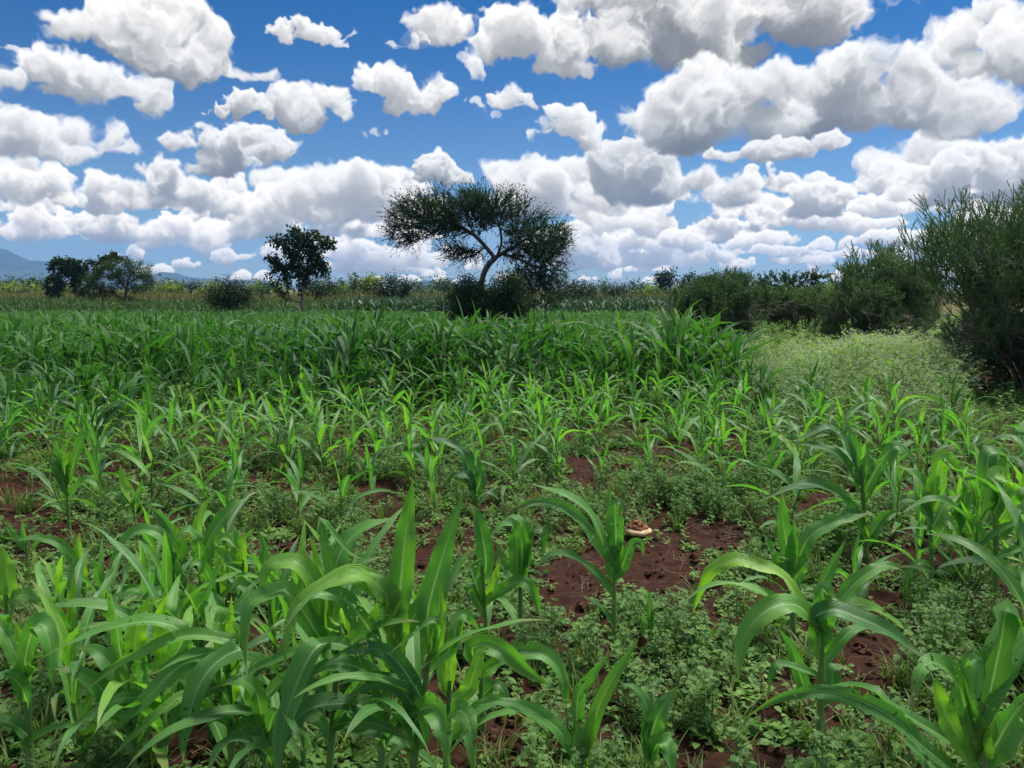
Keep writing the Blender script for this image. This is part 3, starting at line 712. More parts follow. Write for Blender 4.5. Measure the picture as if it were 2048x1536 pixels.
hero((974,1290),(965,1130),[
 ([(966,1160),(972,1120),(957,1040),(938,1005)],36,.0,-.08),
 ([(975,1200),(1009,1180),(1036,1163),(1065,1180),(1081,1240)],27,-.08,-.05),
 ([(972,1210),(985,1180),(1000,1120)],24,-.02,.3),
 ([(962,1200),(954,1170),(938,1122)],26,.02,.0),
 ([(965,1220),(950,1190),(940,1170),(930,1195)],20,-.05,-.1)],
 'maize with a shredded heart leaf next to the front clump', seed=17, r=.011, extra=1, autoh=.6)
hero((1042,1290),(1040,1080),[
 ([(1036,1150),(1030,1060),(1012,1050),(997,1056),(976,1078)],30,-.05,.0),
 ([(1046,1150),(1050,1064),(1024,1033),(998,1050)],28,.05,.0),
 ([(1050,1140),(1067,1068),(1080,1062),(1087,1070),(1086,1118)],22,.0,-.1),
 ([(1036,1160),(1016,1142),(992,1085)],24,.02,-.1),
 ([(1044,1130),(1051,1100),(1046,1045)],22,.0,.1)],
 'dark maize with two stalks and curled leaf tips behind the shredded one', seed=18, r=.011, extra=1, autoh=.55)
hero((1228,1300),(1228,1080),[
 ([(1224,1110),(1222,1087),(1219,1020),(1216,962)],16,.0,.1),
 ([(1230,1110),(1232,1072),(1230,1022),(1234,1004),(1242,1010),(1240,1040)],30,-.06,-.1),
 ([(1220,1120),(1210,1103),(1187,1037),(1133,990),(1057,967)],30,.05,-.05),
 ([(1218,1120),(1203,1107),(1164,1045),(1117,1010),(1063,1006),(1010,1022)],24,-.1,-.12),
 ([(1232,1140),(1236,1110),(1248,1035)],36,.02,.05),
 ([(1234,1150),(1241,1142),(1261,1091),(1281,1086),(1287,1112)],24,.0,-.1),
 ([(1224,1195),(1195,1150),(1148,1115),(1106,1107),(1065,1140)],22,-.1,-.12),
 ([(1226,1250),(1203,1215),(1162,1190)],16,-.05,-.1),
 ([(1226,1150),(1222,1110),(1205,1065)],34,-.02,.0)],
 'slender blue green maize standing alone beside the pale lump on bare soil', seed=19, r=.0105)
hero((1297,1310),(1297,1250),[
 ([(1298,1260),(1299,1235),(1296,1192),(1284,1180),(1268,1184)],15,.0,-.05),([(1297,1270),(1304,1240),(1303,1215)],12,0,.15),([(1296,1280),(1288,1250),(1285,1225)],12,0,.1)],
 'maize seedling with a hooked tip in front of the bare soil', seed=20, r=.006)
hero((1162,1600),(1160,1440),[
 ([(1150,1514),(1117,1460),(1055,1417),(1000,1403),(952,1410)],31,-.08,-.1),
 ([(1156,1500),(1154,1406),(1175,1360),(1217,1310)],32,.0,.15),
 ([(1168,1514),(1192,1429),(1220,1367),(1249,1320),(1279,1272)],30,.05,.0),
 ([(1166,1510),(1180,1450),(1192,1420)],30,.0,.0),
 ([(1160,1530),(1158,1470),(1150,1440)],44,-.02,.2)],
 'low open maize whose three blades fan out at the bottom of the picture', seed=21, tone=.52)
hero((1308,1600),(1300,1480),[
 ([(1298,1510),(1305,1460),(1325,1415),(1359,1370)],44,.0,.1),
 ([(1294,1490),(1296,1425),(1276,1380),(1240,1366)],29,.02,-.05),
 ([(1306,1510),(1318,1490),(1334,1492),(1348,1560)],38,-.12,.0),
 ([(1300,1520),(1296,1470),(1300,1440)],40,0,.2)],
 'maize seedling with one blunt upright blade at the bottom edge', seed=22, tone=.52)
hero((965,1460),(962,1330),[
 ([(955,1340),(945,1300),(975,1290),(1016,1308),(1055,1343),(1099,1371)],40,-.12,.0),
 ([(965,1340),(1036,1306),(1094,1316),(1125,1359),(1134,1440)],36,-.05,.0),
 ([(958,1350),(950,1310),(930,1300)],26,0,.3),
 ([(964,1380),(975,1350),(1000,1330)],24,.05,.1),
 ([(960,1400),(990,1370),(1010,1390),(1010,1450)],20,-.05,-.1)],
 'maize between the front clump and the open fan, two broad blades bowing right', seed=23, extra=1, autoh=.5)
hero((1639,1490),(1645,1230),[
 ([(1630,1250),(1608,1221),(1579,1208),(1534,1221),(1495,1260),(1478,1318),(1477,1365)],46,-.18,-.05),
 ([(1636,1250),(1628,1236),(1663,1221),(1711,1234),(1776,1263),(1824,1298),(1859,1322)],40,-.15,-.08),
 ([(1640,1240),(1663,1211),(1728,1211),(1776,1231),(1833,1281)],30,.05,-.08),
 ([(1645,1270),(1645,1225),(1646,1182),(1654,1176),(1658,1215)],44,-.05,-.05),
 ([(1625,1230),(1598,1201),(1566,1153),(1524,1137),(1469,1121),(1421,1143),(1395,1195),(1384,1230)],36,.12,.05),
 ([(1620,1240),(1566,1208),(1521,1182),(1466,1168),(1405,1179),(1338,1226)],28,-.05,-.08),
 ([(1643,1220),(1640,1176),(1663,1130),(1691,1078)],28,.05,.2),
 ([(1650,1235),(1679,1205),(1711,1166),(1760,1134),(1792,1134),(1810,1148)],30,.12,.05),
 ([(1645,1330),(1689,1273),(1728,1253),(1758,1261)],24,.1,-.05),
 ([(1632,1390),(1608,1372),(1585,1298),(1558,1258)],30,.05,-.2),
 ([(1645,1400),(1662,1375),(1668,1340),(1694,1334)],38,.05,-.1),
 ([(1630,1350),(1573,1331),(1547,1337),(1536,1391)],20,-.05,-.1),
 ([(1640,1300),(1638,1250),(1630,1210)],44,-.02,.12)],
 'big maize with blades arching both ways over the right bare soil patch', seed=24, r=.0115)
hero((1588,1275),(1578,1120),[
 ([(1575,1140),(1577,1114),(1566,1040),(1564,985)],32,.0,.05),
 ([(1582,1150),(1592,1130),(1615,1079),(1650,1052),(1695,1040),(1742,1024)],32,.05,.05),
 ([(1572,1140),(1549,1110),(1536,1085),(1528,1068)],26,-.02,-.15),
 ([(1576,1160),(1555,1130),(1560,1112),(1575,1118)],30,-.1,-.1),
 ([(1580,1140),(1585,1090),(1590,1040)],24,.0,.15),
 ([(1582,1170),(1598,1140),(1610,1100)],30,0,.1)],
 'upright maize standing just behind the big arching one', seed=25, extra=2, autoh=.6)
hero((1965,1640),(1960,1400),[
 ([(1940,1500),(1928,1450),(1960,1380),(2000,1325),(2052,1275),(2110,1235)],86,.05,.05),
 ([(1948,1480),(1917,1370),(1880,1330),(1855,1328),(1838,1350),(1823,1430)],46,-.15,-.05),
 ([(1950,1450),(1930,1370),(1928,1335),(1946,1318),(1956,1345),(1954,1398)],40,-.12,-.05),
 ([(1956,1540),(1903,1449),(1880,1400),(1873,1350)],56,-.08,.12),
 ([(1970,1530),(1985,1500),(2020,1440),(2060,1395),(2110,1380)],64,.05,-.1),
 ([(1960,1460),(1973,1323),(1990,1262),(2003,1220)],28,.12,.1),
 ([(1965,1450),(2000,1290),(2012,1222),(2035,1245),(2062,1310),(2070,1380)],58,.0,-.08),
 ([(1955,1520),(1945,1450),(1935,1400)],62,-.03,.25),
 ([(1965,1540),(1975,1450),(1985,1390)],56,.0,.2),
 ([(1930,1560),(1837,1486),(1792,1440),(1711,1398),(1631,1382),(1550,1398),(1480,1442)],38,.05,-.12),
 ([(1930,1500),(1792,1418),(1744,1382),(1695,1370),(1616,1377)],30,.25,-.12),
 ([(1950,1590),(1880,1545),(1830,1500),(1790,1465)],44,.1,-.2)],
 'largest maize with a thick stem and very broad blades, lower right corner', seed=26, r=.020, tone=.5)
hero((1735,1130),(1722,930),[
 ([(1720,965),(1717,945),(1705,890),(1689,828)],27,.0,.02),
 ([(1718,960),(1710,935),(1689,880),(1656,855),(1619,868),(1588,884)],22,-.1,-.2),
 ([(1716,980),(1705,955),(1679,913),(1642,895),(1586,885)],24,-.05,-.25),
 ([(1726,990),(1735,972),(1754,936),(1786,895),(1810,900),(1836,935)],30,.05,-.2),
 ([(1728,1000),(1745,960),(1770,925),(1800,920)],26,.1,-.1),
 ([(1728,1065),(1693,1006),(1656,978),(1600,970),(1508,1006)],25,-.1,-.18),
 ([(1732,1085),(1763,1039),(1802,1019)],26,.05,-.1),
 ([(1728,1030),(1700,1030),(1670,1044),(1623,1072),(1598,1122)],24,-.2,.0),
 ([(1725,960),(1735,920),(1730,880)],26,.02,.1)],
 'blue green maize with drooping blades, in front of the flowering weeds', seed=27, r=.012, tone=.45)
hero((1863,1200),(1862,980),[
 ([(1860,1020),(1850,980),(1830,948),(1793,931)],31,.05,.05),
 ([(1866,1010),(1875,940),(1885,915),(1903,930),(1946,985)],31,-.05,.08),
 ([(1858,1040),(1835,1005),(1810,1000),(1795,1020)],24,-.1,-.2),
 ([(1862,1000),(1868,960),(1880,930)],28,.0,.2),
 ([(1860,1130),(1835,1128),(1815,1160),(1808,1220)],19,-.08,.0),
 ([(1866,1090),(1895,1050),(1915,1075),(1920,1130)],24,-.1,-.05),
 ([(1864,1060),(1890,1010),(1920,990)],28,.1,.1)],
 'maize with a yellowish lower stalk, second from the right frame edge', seed=28, r=.011, extra=1, autoh=.7)
hero((1994,1215),(1990,980),[
 ([(1990,1030),(2005,980),(2012,960),(1985,958),(1958,1040)],40,-.15,-.02),
 ([(1985,1110),(1960,1070),(1940,1044),(1893,1006),(1850,1000),(1803,1027)],26,-.1,-.1),
 ([(1992,1010),(2004,940),(2010,905)],32,.02,.1),
 ([(1998,1070),(2015,1030),(2060,985)],38,.05,-.02),
 ([(1988,1010),(1975,930),(1990,905),(2040,930)],38,.05,.05),
 ([(1998,1040),(2030,990),(2070,975)],38,-.05,.1),
 ([(1996,1130),(2030,1150),(2045,1200)],24,-.1,-.1),
 ([(1990,1020),(1996,960),(1985,915)],36,0,.15)],
 'tall maize with wide pale blades against the right frame edge', seed=29, r=.0135)
hero((1920,1165),(1925,1010),[([(1922,1040),(1930,990),(1925,960)],24,0,.15),([(1920,1040),(1900,990),(1880,975)],24,0,.1),([(1925,1060),(1945,1020),(1960,1050)],22,-.1,0)],
 'paler maize half hidden between the two right hand plants', seed=30, extra=3, autoh=.55)
hero((140,1085),(133,930),[
 ([(133,980),(126,930),(136,893),(160,838)],24,.0,.4),
 ([(132,975),(118,900),(108,880),(104,892)],28,-.05,-.1),
 ([(134,985),(113,934),(96,918),(80,922)],18,-.05,-.05),
 ([(138,960),(155,900),(172,868),(180,900)],22,.0,.05),
 ([(138,1000),(170,960),(195,970),(205,1000)],18,-.05,.0),
 ([(138,1030),(110,1010),(80,1020)],12,0,-.1),
 ([(134,970),(130,930),(140,900)],34,.02,.25)],
 'tall maize with a wavy yellow heart leaf, alone in the left weeds', seed=31, r=.011)
hero((275,1065),(262,985),[([(268,1020),(272,1005),(252,975),(239,928)],20,0,.35),([(266,1010),(280,980),(285,955)],12,0,.2),([(262,1020),(240,990),(215,985),(190,1010)],12,-.05,0),([(270,1040),(300,1010),(330,1015)],12,0,0)],
 'small maize leaning left with a yellow spike, right of the wavy one', seed=32, r=.007, extra=1, autoh=.4)
hero((958,1022),(942,940),[
 ([(945,970),(940,950),(925,905),(885,882),(853,875)],25,.0,-.3),
 ([(946,985),(938,955),(915,950),(890,965)],20,-.1,-.25),
 ([(950,990),(960,960),(955,910)],26,0,-.1),
 ([(950,1000),(975,985),(1000,1000)],16,0,-.1)],
 'dark maize with one heavy blade bent left, before the yellow green clump', seed=33, extra=2, autoh=.5, tone=.4)
# ---------------------------------------------------------------- the other maize: nearest ones as plants, the rest as one standing crop
MUSH = on_ground(1300, 1075)
HERO_XY = [tuple(o.location[:2]) for o in COL.objects if o.name.startswith('maize_plant')]
def dens(x, y):
    """plants per square metre"""
    u, v = to_px(np.array([x, y, 0.]))
    right = 1470 - 40 * (fbm2(y * .5, 3.3, 8) - .5) if v < 800 else 1470 + (v - 800) * 5.5
    if y > 14.5: right = 1392 + 30 * (fbm2(y * .5, 9.3, 8) - .5)
    if u > right: return 0
    d = 0
    if y < 5.0: d = .25
    elif y < 6.3: d = 1.3
    elif y < 9.3: d = 3.6
    elif y < 10.7: d = 4.6 + (1.8 if u < 420 else 0)
    else: d = 7.6
    if y < 10.7: d *= np.clip(1.5 * (1.2 - bare(x, y)) * (.35 + 1.3 * fbm2(x * .8, y * .8, 77, 2)), .1, 1.6)
    return d
cand = []
rgf = np.random.default_rng(5)
yy = 3.9
while yy < 39.0:
    rowdy = .34 if yy < 12 else .40 if yy < 24 else .5
    half = .70 * yy + 1.2
    xx = -half + rgf.uniform(0, .3)
    while xx < half:
        x, y = xx + rgf.normal(0, .09), yy + rgf.normal(0, .10)
        qu, qv = to_px(np.array([x, y, 0.]))
        if 1240 < qu < 1430 and 1040 < qv < 1260: xx += .36; continue
        if rgf.random() < dens(x, y) * rowdy * .36 and all((x - a) ** 2 + (y - b) ** 2 > .035 for a, b in HERO_XY) and (x - MUSH[0]) ** 2 + (y - MUSH[1] + .15) ** 2 > .16: cand.append((x, y))
        xx += .36
    yy += rowdy
def height(x, y):
    u, v = to_px(np.array([x, y, 0.]))
    n = fbm2(x * .45, y * .45, 91, 3)
    if y < 6.3: return .42 + .25 * n
    if y < 9.3: return .36 + .46 * n
    if y < 10.7: return .44 + .52 * n
    h = .74 + .58 * n + .04 * np.clip((y - 10.7) / 3, 0, 1)
    for c, wd, a in ((730, 80, .2), (965, 110, .26), (1370, 40, .28), (330, 110, .12), (1080, 40, .1)):
        if y < 14.5: h += a * math.exp(-((u - c) / wd) ** 2)
    if y > 17: h = .56 + .24 * n
    return h
cand.sort(key=lambda c: math.hypot(*c))
FILL = [(118,1335,.55,0),(155,1425,.6,0),(338,1405,.7,0),(420,1490,.7,0),(560,1405,.65,0),(612,1345,.6,0),(330,1570,.7,0),(170,1575,.65,0),(540,1300,.5,0),(300,1330,.55,0),(700,1390,.7,0),(840,1400,.6,0),(610,1560,.75,0),(215,1290,.45,0),
        (1950,1140,.75,1),(2030,1165,.8,1),(1900,1110,.6,1),(1835,1140,.6,1),(2050,1340,.75,1),(1975,1065,.65,1),(1790,1075,.55,1),(2060,1245,.8,1),(1930,1220,.6,1)]
NI = 298 - len(HERO_XY) - len(FILL)
protos = []
for k in range(18):
    rg = np.random.default_rng(900 + k); h = 1.0
    st, lv = maize(h, rg, nleaf=[7, 8, 9][k % 3], nseg=15, ncross=5, tone=.34, upright=.45)
    ms = mesh('stalk', st[0], st[1], st[2], [M_STALK])
    a = Acc(); [a.add(*l) for l in lv]
    V, F, A = a.get(); ml = mesh('blades', V, F, A, [M_STAND])
    protos.append((ms, ml))
protos_low = []
for k in range(12):                                  # young plants: fewer, relatively wider leaves
    rg = np.random.default_rng(950 + k)
    st, lv = maize(1.0, rg, nleaf=6 + k % 2, nseg=14, ncross=5, tone=.40, upright=.55, lean=.10, wm=1.08)
    a = Acc()
    for l in lv:
        a.add(*l)
    V, F, A = a.get()
    protos_low.append((mesh('stalk', st[0], st[1], st[2], [M_STALK]), mesh('blades', V, F, A, [M_MAIZE])))
LAB = {'near': 'scattered small maize plant among the low weeds just behind the front clumps',
       'mid': 'small bright maize plant in the thin strip between front weeds and tall stand',
       'edge': 'knee high maize plant before the shaded front of the tall stand',
       'stand': 'tall maize plant in the dense front rows of the dark green stand'}
GRP = {'near': 'small maize plants near the front clumps', 'mid': 'maize plants of the thin strip', 'edge': 'maize plants before the tall stand', 'stand': 'front rows of the tall maize stand'}
for n_, (x, y) in enumerate(cand[:NI]):
    z = 'near' if y < 6.3 else 'mid' if y < 9.3 else 'edge' if y < 10.7 else 'stand'
    h = float(height(x, y)) * rgf.uniform(.82, 1.18)
    pr = protos[rgf.integers(len(protos))] if h > .75 else protos_low[rgf.integers(len(protos_low))]
    root = bpy.data.objects.new('maize_plant', None); COL.objects.link(root); root.empty_display_size = .1
    root.location = (x, y, float(gz(x, y)) - .01); root.rotation_euler = (rgf.normal(0, .06), rgf.normal(0, .06), rgf.uniform(0, 6.28)); 
    w = 1.0 if h > .75 else rgf.uniform(1.0, 1.25)
    root.scale = (h * w, h * w, h)
    tag(root, LAB[z], 'maize plant', GRP[z])
    link('stalk', pr[0], root); link('blades', pr[1], root)
lush = []
for k in range(8):
    st, lv = maize(1.0, np.random.default_rng(970 + k), nleaf=8, nseg=18, ncross=6, tone=.5, upright=.5, wm=1.1)
    a = Acc(); [a.add(*l) for l in lv]; V, F, A = a.get()
    lush.append((mesh('stalk', st[0], st[1], st[2], [M_STALK]), mesh('blades', V, F, A, [M_MAIZE])))
for n_, (px_, py_, h, side) in enumerate(FILL):
    P_ = on_ground(px_, py_); root = bpy.data.objects.new('maize_plant', None); COL.objects.link(root); root.empty_display_size = .1
    root.location = (P_[0], P_[1], float(gz(P_[0], P_[1])) - .01); root.rotation_euler = (0, 0, rgf.uniform(0, 6.28)); root.scale = (h * 1.05, h * 1.05, h * 1.05)
    tag(root, ['leafy maize plant filling the gaps inside the big left front clump', 'light green maize plant crowding the right edge of the field'][side], 'maize plant', ['maize plants filling the left front clump', 'maize plants crowding the right edge'][side])
    link('stalk', lush[n_ % 8][0], root); link('blades', lush[n_ % 8][1], root)
rest = np.array(cand[NI:])
lods = []
for k in range(10):
    rg = np.random.default_rng(990 + k)
    st, lv = maize(1.0, rg, nleaf=8, nseg=9, ncross=3, tone=.26, upright=.45)
    a = Acc(); a.add(*st); [a.add(*l) for l in lv]; lods.append(a.get())
acc = Acc(); pick = rgf.integers(0, 10, len(rest)); hs = np.array([height(x, y) for x, y in rest]) * rgf.uniform(.85, 1.15, len(rest))
for k in range(10):
    q = pick == k; P = rest[q]; m = len(P)
    acc.add(*scatter(*lods[k], np.stack([P[:, 0], P[:, 1], gz(P[:, 0], P[:, 1]) - .01], -1), rgf.uniform(0, 6.28, m), hs[q],
                     tone=rgf.normal(0, .1, m) + .5 * (fbm2(P[:, 0] * .35, P[:, 1] * .35, 55, 2) - .5)))
tag(acc.obj('maize_crop', [M_STAND]), 'dense dark green maize standing behind the front rows to the bushes', 'maize crop', kind='stuff')
print('maize candidates', len(cand), 'rest', len(rest))
# ---------------------------------------------------------------- weeds
def lobed(L, pairs, wl, tone, rg):
    """a deeply lobed leaf along +y in its own plane"""
    V, F, A = [], [], []
    def quad(p, d, l, w, tn):
        d = np.array(d); s = np.array([-d[1], d[0]]); b = len(V)
        for q in (p, p + d * l * .5 + s * w, p + d * l, p + d * l * .5 - s * w): V.append((q[0], q[1], 0)); A.append((.5, q[1] / L, tn))
        F.append([b, b + 3, b + 2, b + 1])
    quad(np.array([0, 0.]), (0, 1), L * .9, L * .03, tone - .1)
    for i in range(pairs):
        f = (i + .8) / (pairs + .6); y = L * (.18 + .68 * f); l = wl * L * (math.sin(math.pi * (.25 + .65 * f)))
        for sgn in (-1, 1):
            a = R(48 + rg.normal(0, 8)); d = (sgn * math.sin(a), math.cos(a))
            quad(np.array([0, y]), d, l, l * .26, tone + rg.normal(0, .08))
    quad(np.array([0, L * .78]), (0, 1), L * .26, L * .07, tone)
    return np.array(V), np.array(F), np.array(A)
def place(V, el, az, bend, L, at=(0, 0, 0), roll=0.0):
    """raise a flat leaf by el, bend it down, turn it to az"""
    x, y = V[:, 0], V[:, 1]; z = y * math.sin(el) - bend * y * y / L + np.abs(x) * .25
    yy = y * math.cos(el); x2 = x * math.cos(roll); z = z + x * math.sin(roll)
    return np.stack([x2 * math.cos(az) - yy * math.sin(az), x2 * math.sin(az) + yy * math.cos(az), z], -1) + np.array(at)
def rosette(seed, n=9, L=.10, pairs=4, wl=.42, el=(15, 60)):
    rg = np.random.default_rng(seed); a = Acc(); az = rg.uniform(0, 6)
    for k in range(n):
        l = L * rg.uniform(.6, 1.15); V, F, A = lobed(l, pairs, wl, .45 + rg.normal(0, .12), rg); az += 2.4
        a.add(place(V, R(rg.uniform(*el)), az, rg.uniform(.2, .6), l, (0, 0, rg.uniform(0, .02)), rg.normal(0, .3)), [F], A)
    return a.get()
def seedling(seed, n=8, L=.035, H=.06):
    rg = np.random.default_rng(seed); a = Acc(); az = rg.uniform(0, 6)
    for k in range(n):
        l = L * rg.uniform(.6, 1.3); w = l * rg.uniform(.28, .42); az += 1.57 + rg.normal(0, .4)
        V = np.array([(0, 0, 0), (-w * .8, l * .35, 0), (0, l * .45, 0), (w * .8, l * .35, 0), (-w * .7, l * .72, 0), (0, l * .78, 0), (w * .7, l * .72, 0), (0, l, 0)])
        F = [[0, 2, 1, 1], [0, 3, 2, 2]]; F = np.array([[0, 3, 2, 1], [1, 2, 5, 4], [2, 3, 6, 5], [4, 5, 6, 7]])
        A = np.stack([np.full(8, .5), V[:, 1] / l, np.full(8, .5 + rg.normal(0, .13))], -1)
        a.add(place(V, R(rg.uniform(0, 50)), az, rg.uniform(.1, .6), l, (0, 0, H * (k + .5) / n)), [F], A)
    return a.get()
def feathery(seed, H=.45, nb=9, flowers=True, L=.075, fs=.0035):
    """a branched weed with finely cut leaves; white flower heads as triangles"""
    rg = np.random.default_rng(seed); a = Acc()
    def stick(p, q, r):
        V, F = tube(np.array([p, (np.array(p) + q) / 2, q]), [r, r * .8, r * .5], 3); a.add(V, F, np.tile([.5, .5, .55], (len(V), 1)))
    top = np.array([rg.normal(0, .1), rg.normal(0, .1), 1]) * H
    stick((0, 0, 0), top, .0035); az = rg.uniform(0, 6); tips = [top]
    for k in range(nb):
        f = .15 + .8 * k / nb; az += 2.4 + rg.normal(0, .3); p = top * f
        q = p + np.array([math.cos(az), math.sin(az), rg.uniform(.7, 1.5)]) * H * (.34 * (1.1 - .6 * f)); stick(p, q, .002); tips.append(q)
        for j in range(4):
            l = L * rg.uniform(.6, 1.2); V, F, A = lobed(l, 3, .40, .5 + rg.normal(0, .12), rg)
            a.add(place(V, R(rg.uniform(0, 55)), az + rg.normal(0, 1.3), rg.uniform(.1, .6), l, p + (q - p) * rg.uniform(0, 1), rg.normal(0, .4)), [F], A)
    if flowers:
        O = np.array([(1, 0, 0), (0, 1, 0), (-1, 0, 0), (0, -1, 0), (0, 0, .7), (0, 0, -.7)], float)
        T = np.array([(0, 1, 4), (1, 2, 4), (2, 3, 4), (3, 0, 4), (1, 0, 5), (2, 1, 5), (3, 2, 5), (0, 3, 5)])
        for t in tips:
            for j in range(rg.integers(3, 7)):
                a.add(O * fs * rg.uniform(.7, 1.3) + t + rg.normal(0, .022, 3) * (1, 1, .6) + (0, 0, .015), [T], np.tile([.5, .5, 1.0], (6, 1)))
    return a.get()
def tuft(seed, n=12, L=.16, w=.0035):
    rg = np.random.default_rng(seed); a = Acc()
    for k in range(n):
        l = L * rg.uniform(.5, 1.2); P, N = droop(0, rg.uniform(0, 6.3), l, R(rg.uniform(4, 35)), R(rg.uniform(40, 110)), 5, rg)
        t = np.linspace(0, 1, 5); T = unit(np.gradient(P, axis=0)); B = np.cross(T, N); ww = (w * (1 - t ** 2) + .0003)[:, None]
        V = np.concatenate([P - B * ww, P + B * ww]) + np.array([rg.normal(0, .015), rg.normal(0, .015), 0]); i = np.arange(4)
        a.add(V, [np.stack([i, i + 1, i + 6, i + 5], -1)], np.stack([np.full(10, .5), np.tile(t, 2), np.full(10, .35 + rg.normal(0, .25))], -1))
    return a.get()
def sow(n, y0, y1, ok, g=1.0, half=.74, extra=1.3, rg=None):
    """places with even density over the visible ground between two distances"""
    y = np.sqrt(rg.uniform(y0 ** 2, y1 ** 2, n)) if g == 1 else y0 + (y1 - y0) * rg.random(n) ** g
    x = rg.uniform(-1, 1, n) * (half * y + extra); q = ok(x, y, rg.random(n)); return x[q], y[q]
def field(name, label, cat, mats, protos_, x, y, scale, tone, zs=None, two=False, tilt=.0, sink=.005):
    rg = np.random.default_rng(hash2(np.array([len(x)]), np.array([3]), 9).size + len(x)); acc = Acc(); pick = rg.integers(0, len(protos_), len(x))
    for k, pr in enumerate(protos_):
        q = pick == k
        if not q.any(): continue
        m = q.sum(); acc.add(*scatter(*pr, np.stack([x[q], y[q], (gz(x[q], y[q]) if zs is None else zs[q]) - sink], -1), rg.uniform(0, 6.28, m), scale[q], tone[q], rg.normal(0, tilt, m) if tilt else None))
    V, F, A = acc.get(); mi = None
    if two: mi = np.concatenate([np.zeros(len(F[0]), int), np.ones(len(F[1]) if len(F) > 1 else 0, int)])
    o = link(name, mesh(name, V, F, A, mats, True, mi)); return tag(o, label, cat, kind='stuff')
rw = np.random.default_rng(31)
def fine(x, y, s, sc=2.2): return fbm2(x * sc, y * sc, s, 3)
# carpets of seedlings
RO = [rosette(100 + k, 7 + k % 4, .085, 4) for k in range(8)]
SE = [seedling(200 + k, 6 + k % 5) for k in range(8)]
TU = [tuft(300 + k) for k in range(6)]
FE = [feathery(400 + k, .24, 11, False, .046) for k in range(5)]
FL = [feathery(450 + k, .34, 11, True, .046, .0034) for k in range(5)]
x, y = sow(25000, 2.0, 12.2, lambda x, y, r: (r > .03 + 1.15 * bare(x, y) ** .8) & (r < 2.5 * (fine(x, y, 61, 3.0) - .33)), g=1.25, rg=rw)
field('low_weeds', 'carpet of small lobed leaf weeds between the maize plants', 'weeds', [M_WEED], RO, x, y, rw.uniform(.4, 1.15, len(x)), .75 * (fine(x, y, 63, 1.2) - .5) + rw.normal(0, .06, len(x)), tilt=.1)
x, y = sow(17000, 2.0, 10.5, lambda x, y, r: (r > .02 + 1.12 * bare(x, y)) & (r < 2.2 * (fine(x, y, 65) - .2)), g=1.25, rg=rw)
field('broadleaf_seedlings', 'tiny broad leaf weed seedlings scattered over the red soil', 'weeds', [M_WEED], SE, x, y, rw.uniform(.5, 1.25, len(x)), .6 * (fine(x, y, 67, 1.2) - .4) + rw.normal(0, .08, len(x)), tilt=.1)
x, y = sow(8500, 2.0, 14.0, lambda x, y, r: (r > .1 + .75 * bare(x, y)) & (r < 1.9 * (fine(x, y, 69, 1.4) - .12)), g=1.2, rg=rw)
field('grass', 'thin grass blades growing between the weeds', 'grass', [M_GRASS], TU, x, y, rw.uniform(.5, 1.3, len(x)), rw.normal(0, .12, len(x)), tilt=.1)
# soft feathery clumps in the middle
CL = [(1370,1010,150,38),(1150,1040,110,34),(1480,1030,90,34),(780,960,70,20),(420,1020,90,20),(1260,1275,60,24),(1370,1300,60,30),(1270,1430,70,34),(1850,1330,140,60),(1900,1280,80,40),(1680,1090,120,40),(1600,950,120,40),(700,1060,70,24),(1040,930,120,20),(1430,870,140,20),(330,930,100,16),(620,920,120,18)]
def clump(x, y):
    u, v = to_px(np.stack([x, y, np.zeros_like(x)], -1)); c = np.zeros_like(x)
    for a, b, rx, ry in CL: c = np.maximum(c, 1.3 - np.hypot((u - a) / rx, (v - b) / ry))
    return np.clip(c, 0, 1)
x, y = sow(19000, 2.3, 12.5, lambda x, y, r: (r < .75 * clump(x, y) + .25 * (fine(x, y, 71) > .48)) & (r > 1.0 * bare(x, y) ** .7), g=1.1, rg=rw)
field('feathery_weeds', 'soft feathery grey green weeds in clumps on the soil', 'weeds', [M_PALE], FE, x, y, rw.uniform(.45, 1.1, len(x)), -.12 + .3 * (fine(x, y, 73, 1) - .5) + rw.normal(0, .06, len(x)), tilt=.12)
FCL = [(1290,1330,90,60),(1330,1440,120,70),(1450,1330,60,50),(1880,1310,130,70),(1620,1480,60,60),(1700,1500,70,50),(1180,1380,50,40)]
def fcl(x, y):
    u, v = to_px(np.stack([x, y, np.zeros_like(x)], -1)); c = np.zeros_like(x)
    for a, b, rx, ry in FCL: c = np.maximum(c, 1.2 - np.hypot((u - a) / rx, (v - b) / ry))
    return np.clip(c, 0, 1)
x, y = sow(2400, 2.2, 5.0, lambda x, y, r: (r < .17 * fcl(x, y)) & (r > .13 * bare(x, y)), g=1.0, rg=rw)
field('flowering_weeds', 'low weeds with tiny white flower heads near the camera', 'weeds', [M_PALE, M_FLOWER], FL, x, y, rw.uniform(.5, .95, len(x)), -.15 + rw.normal(0, .08, len(x)), two=True, tilt=.12)
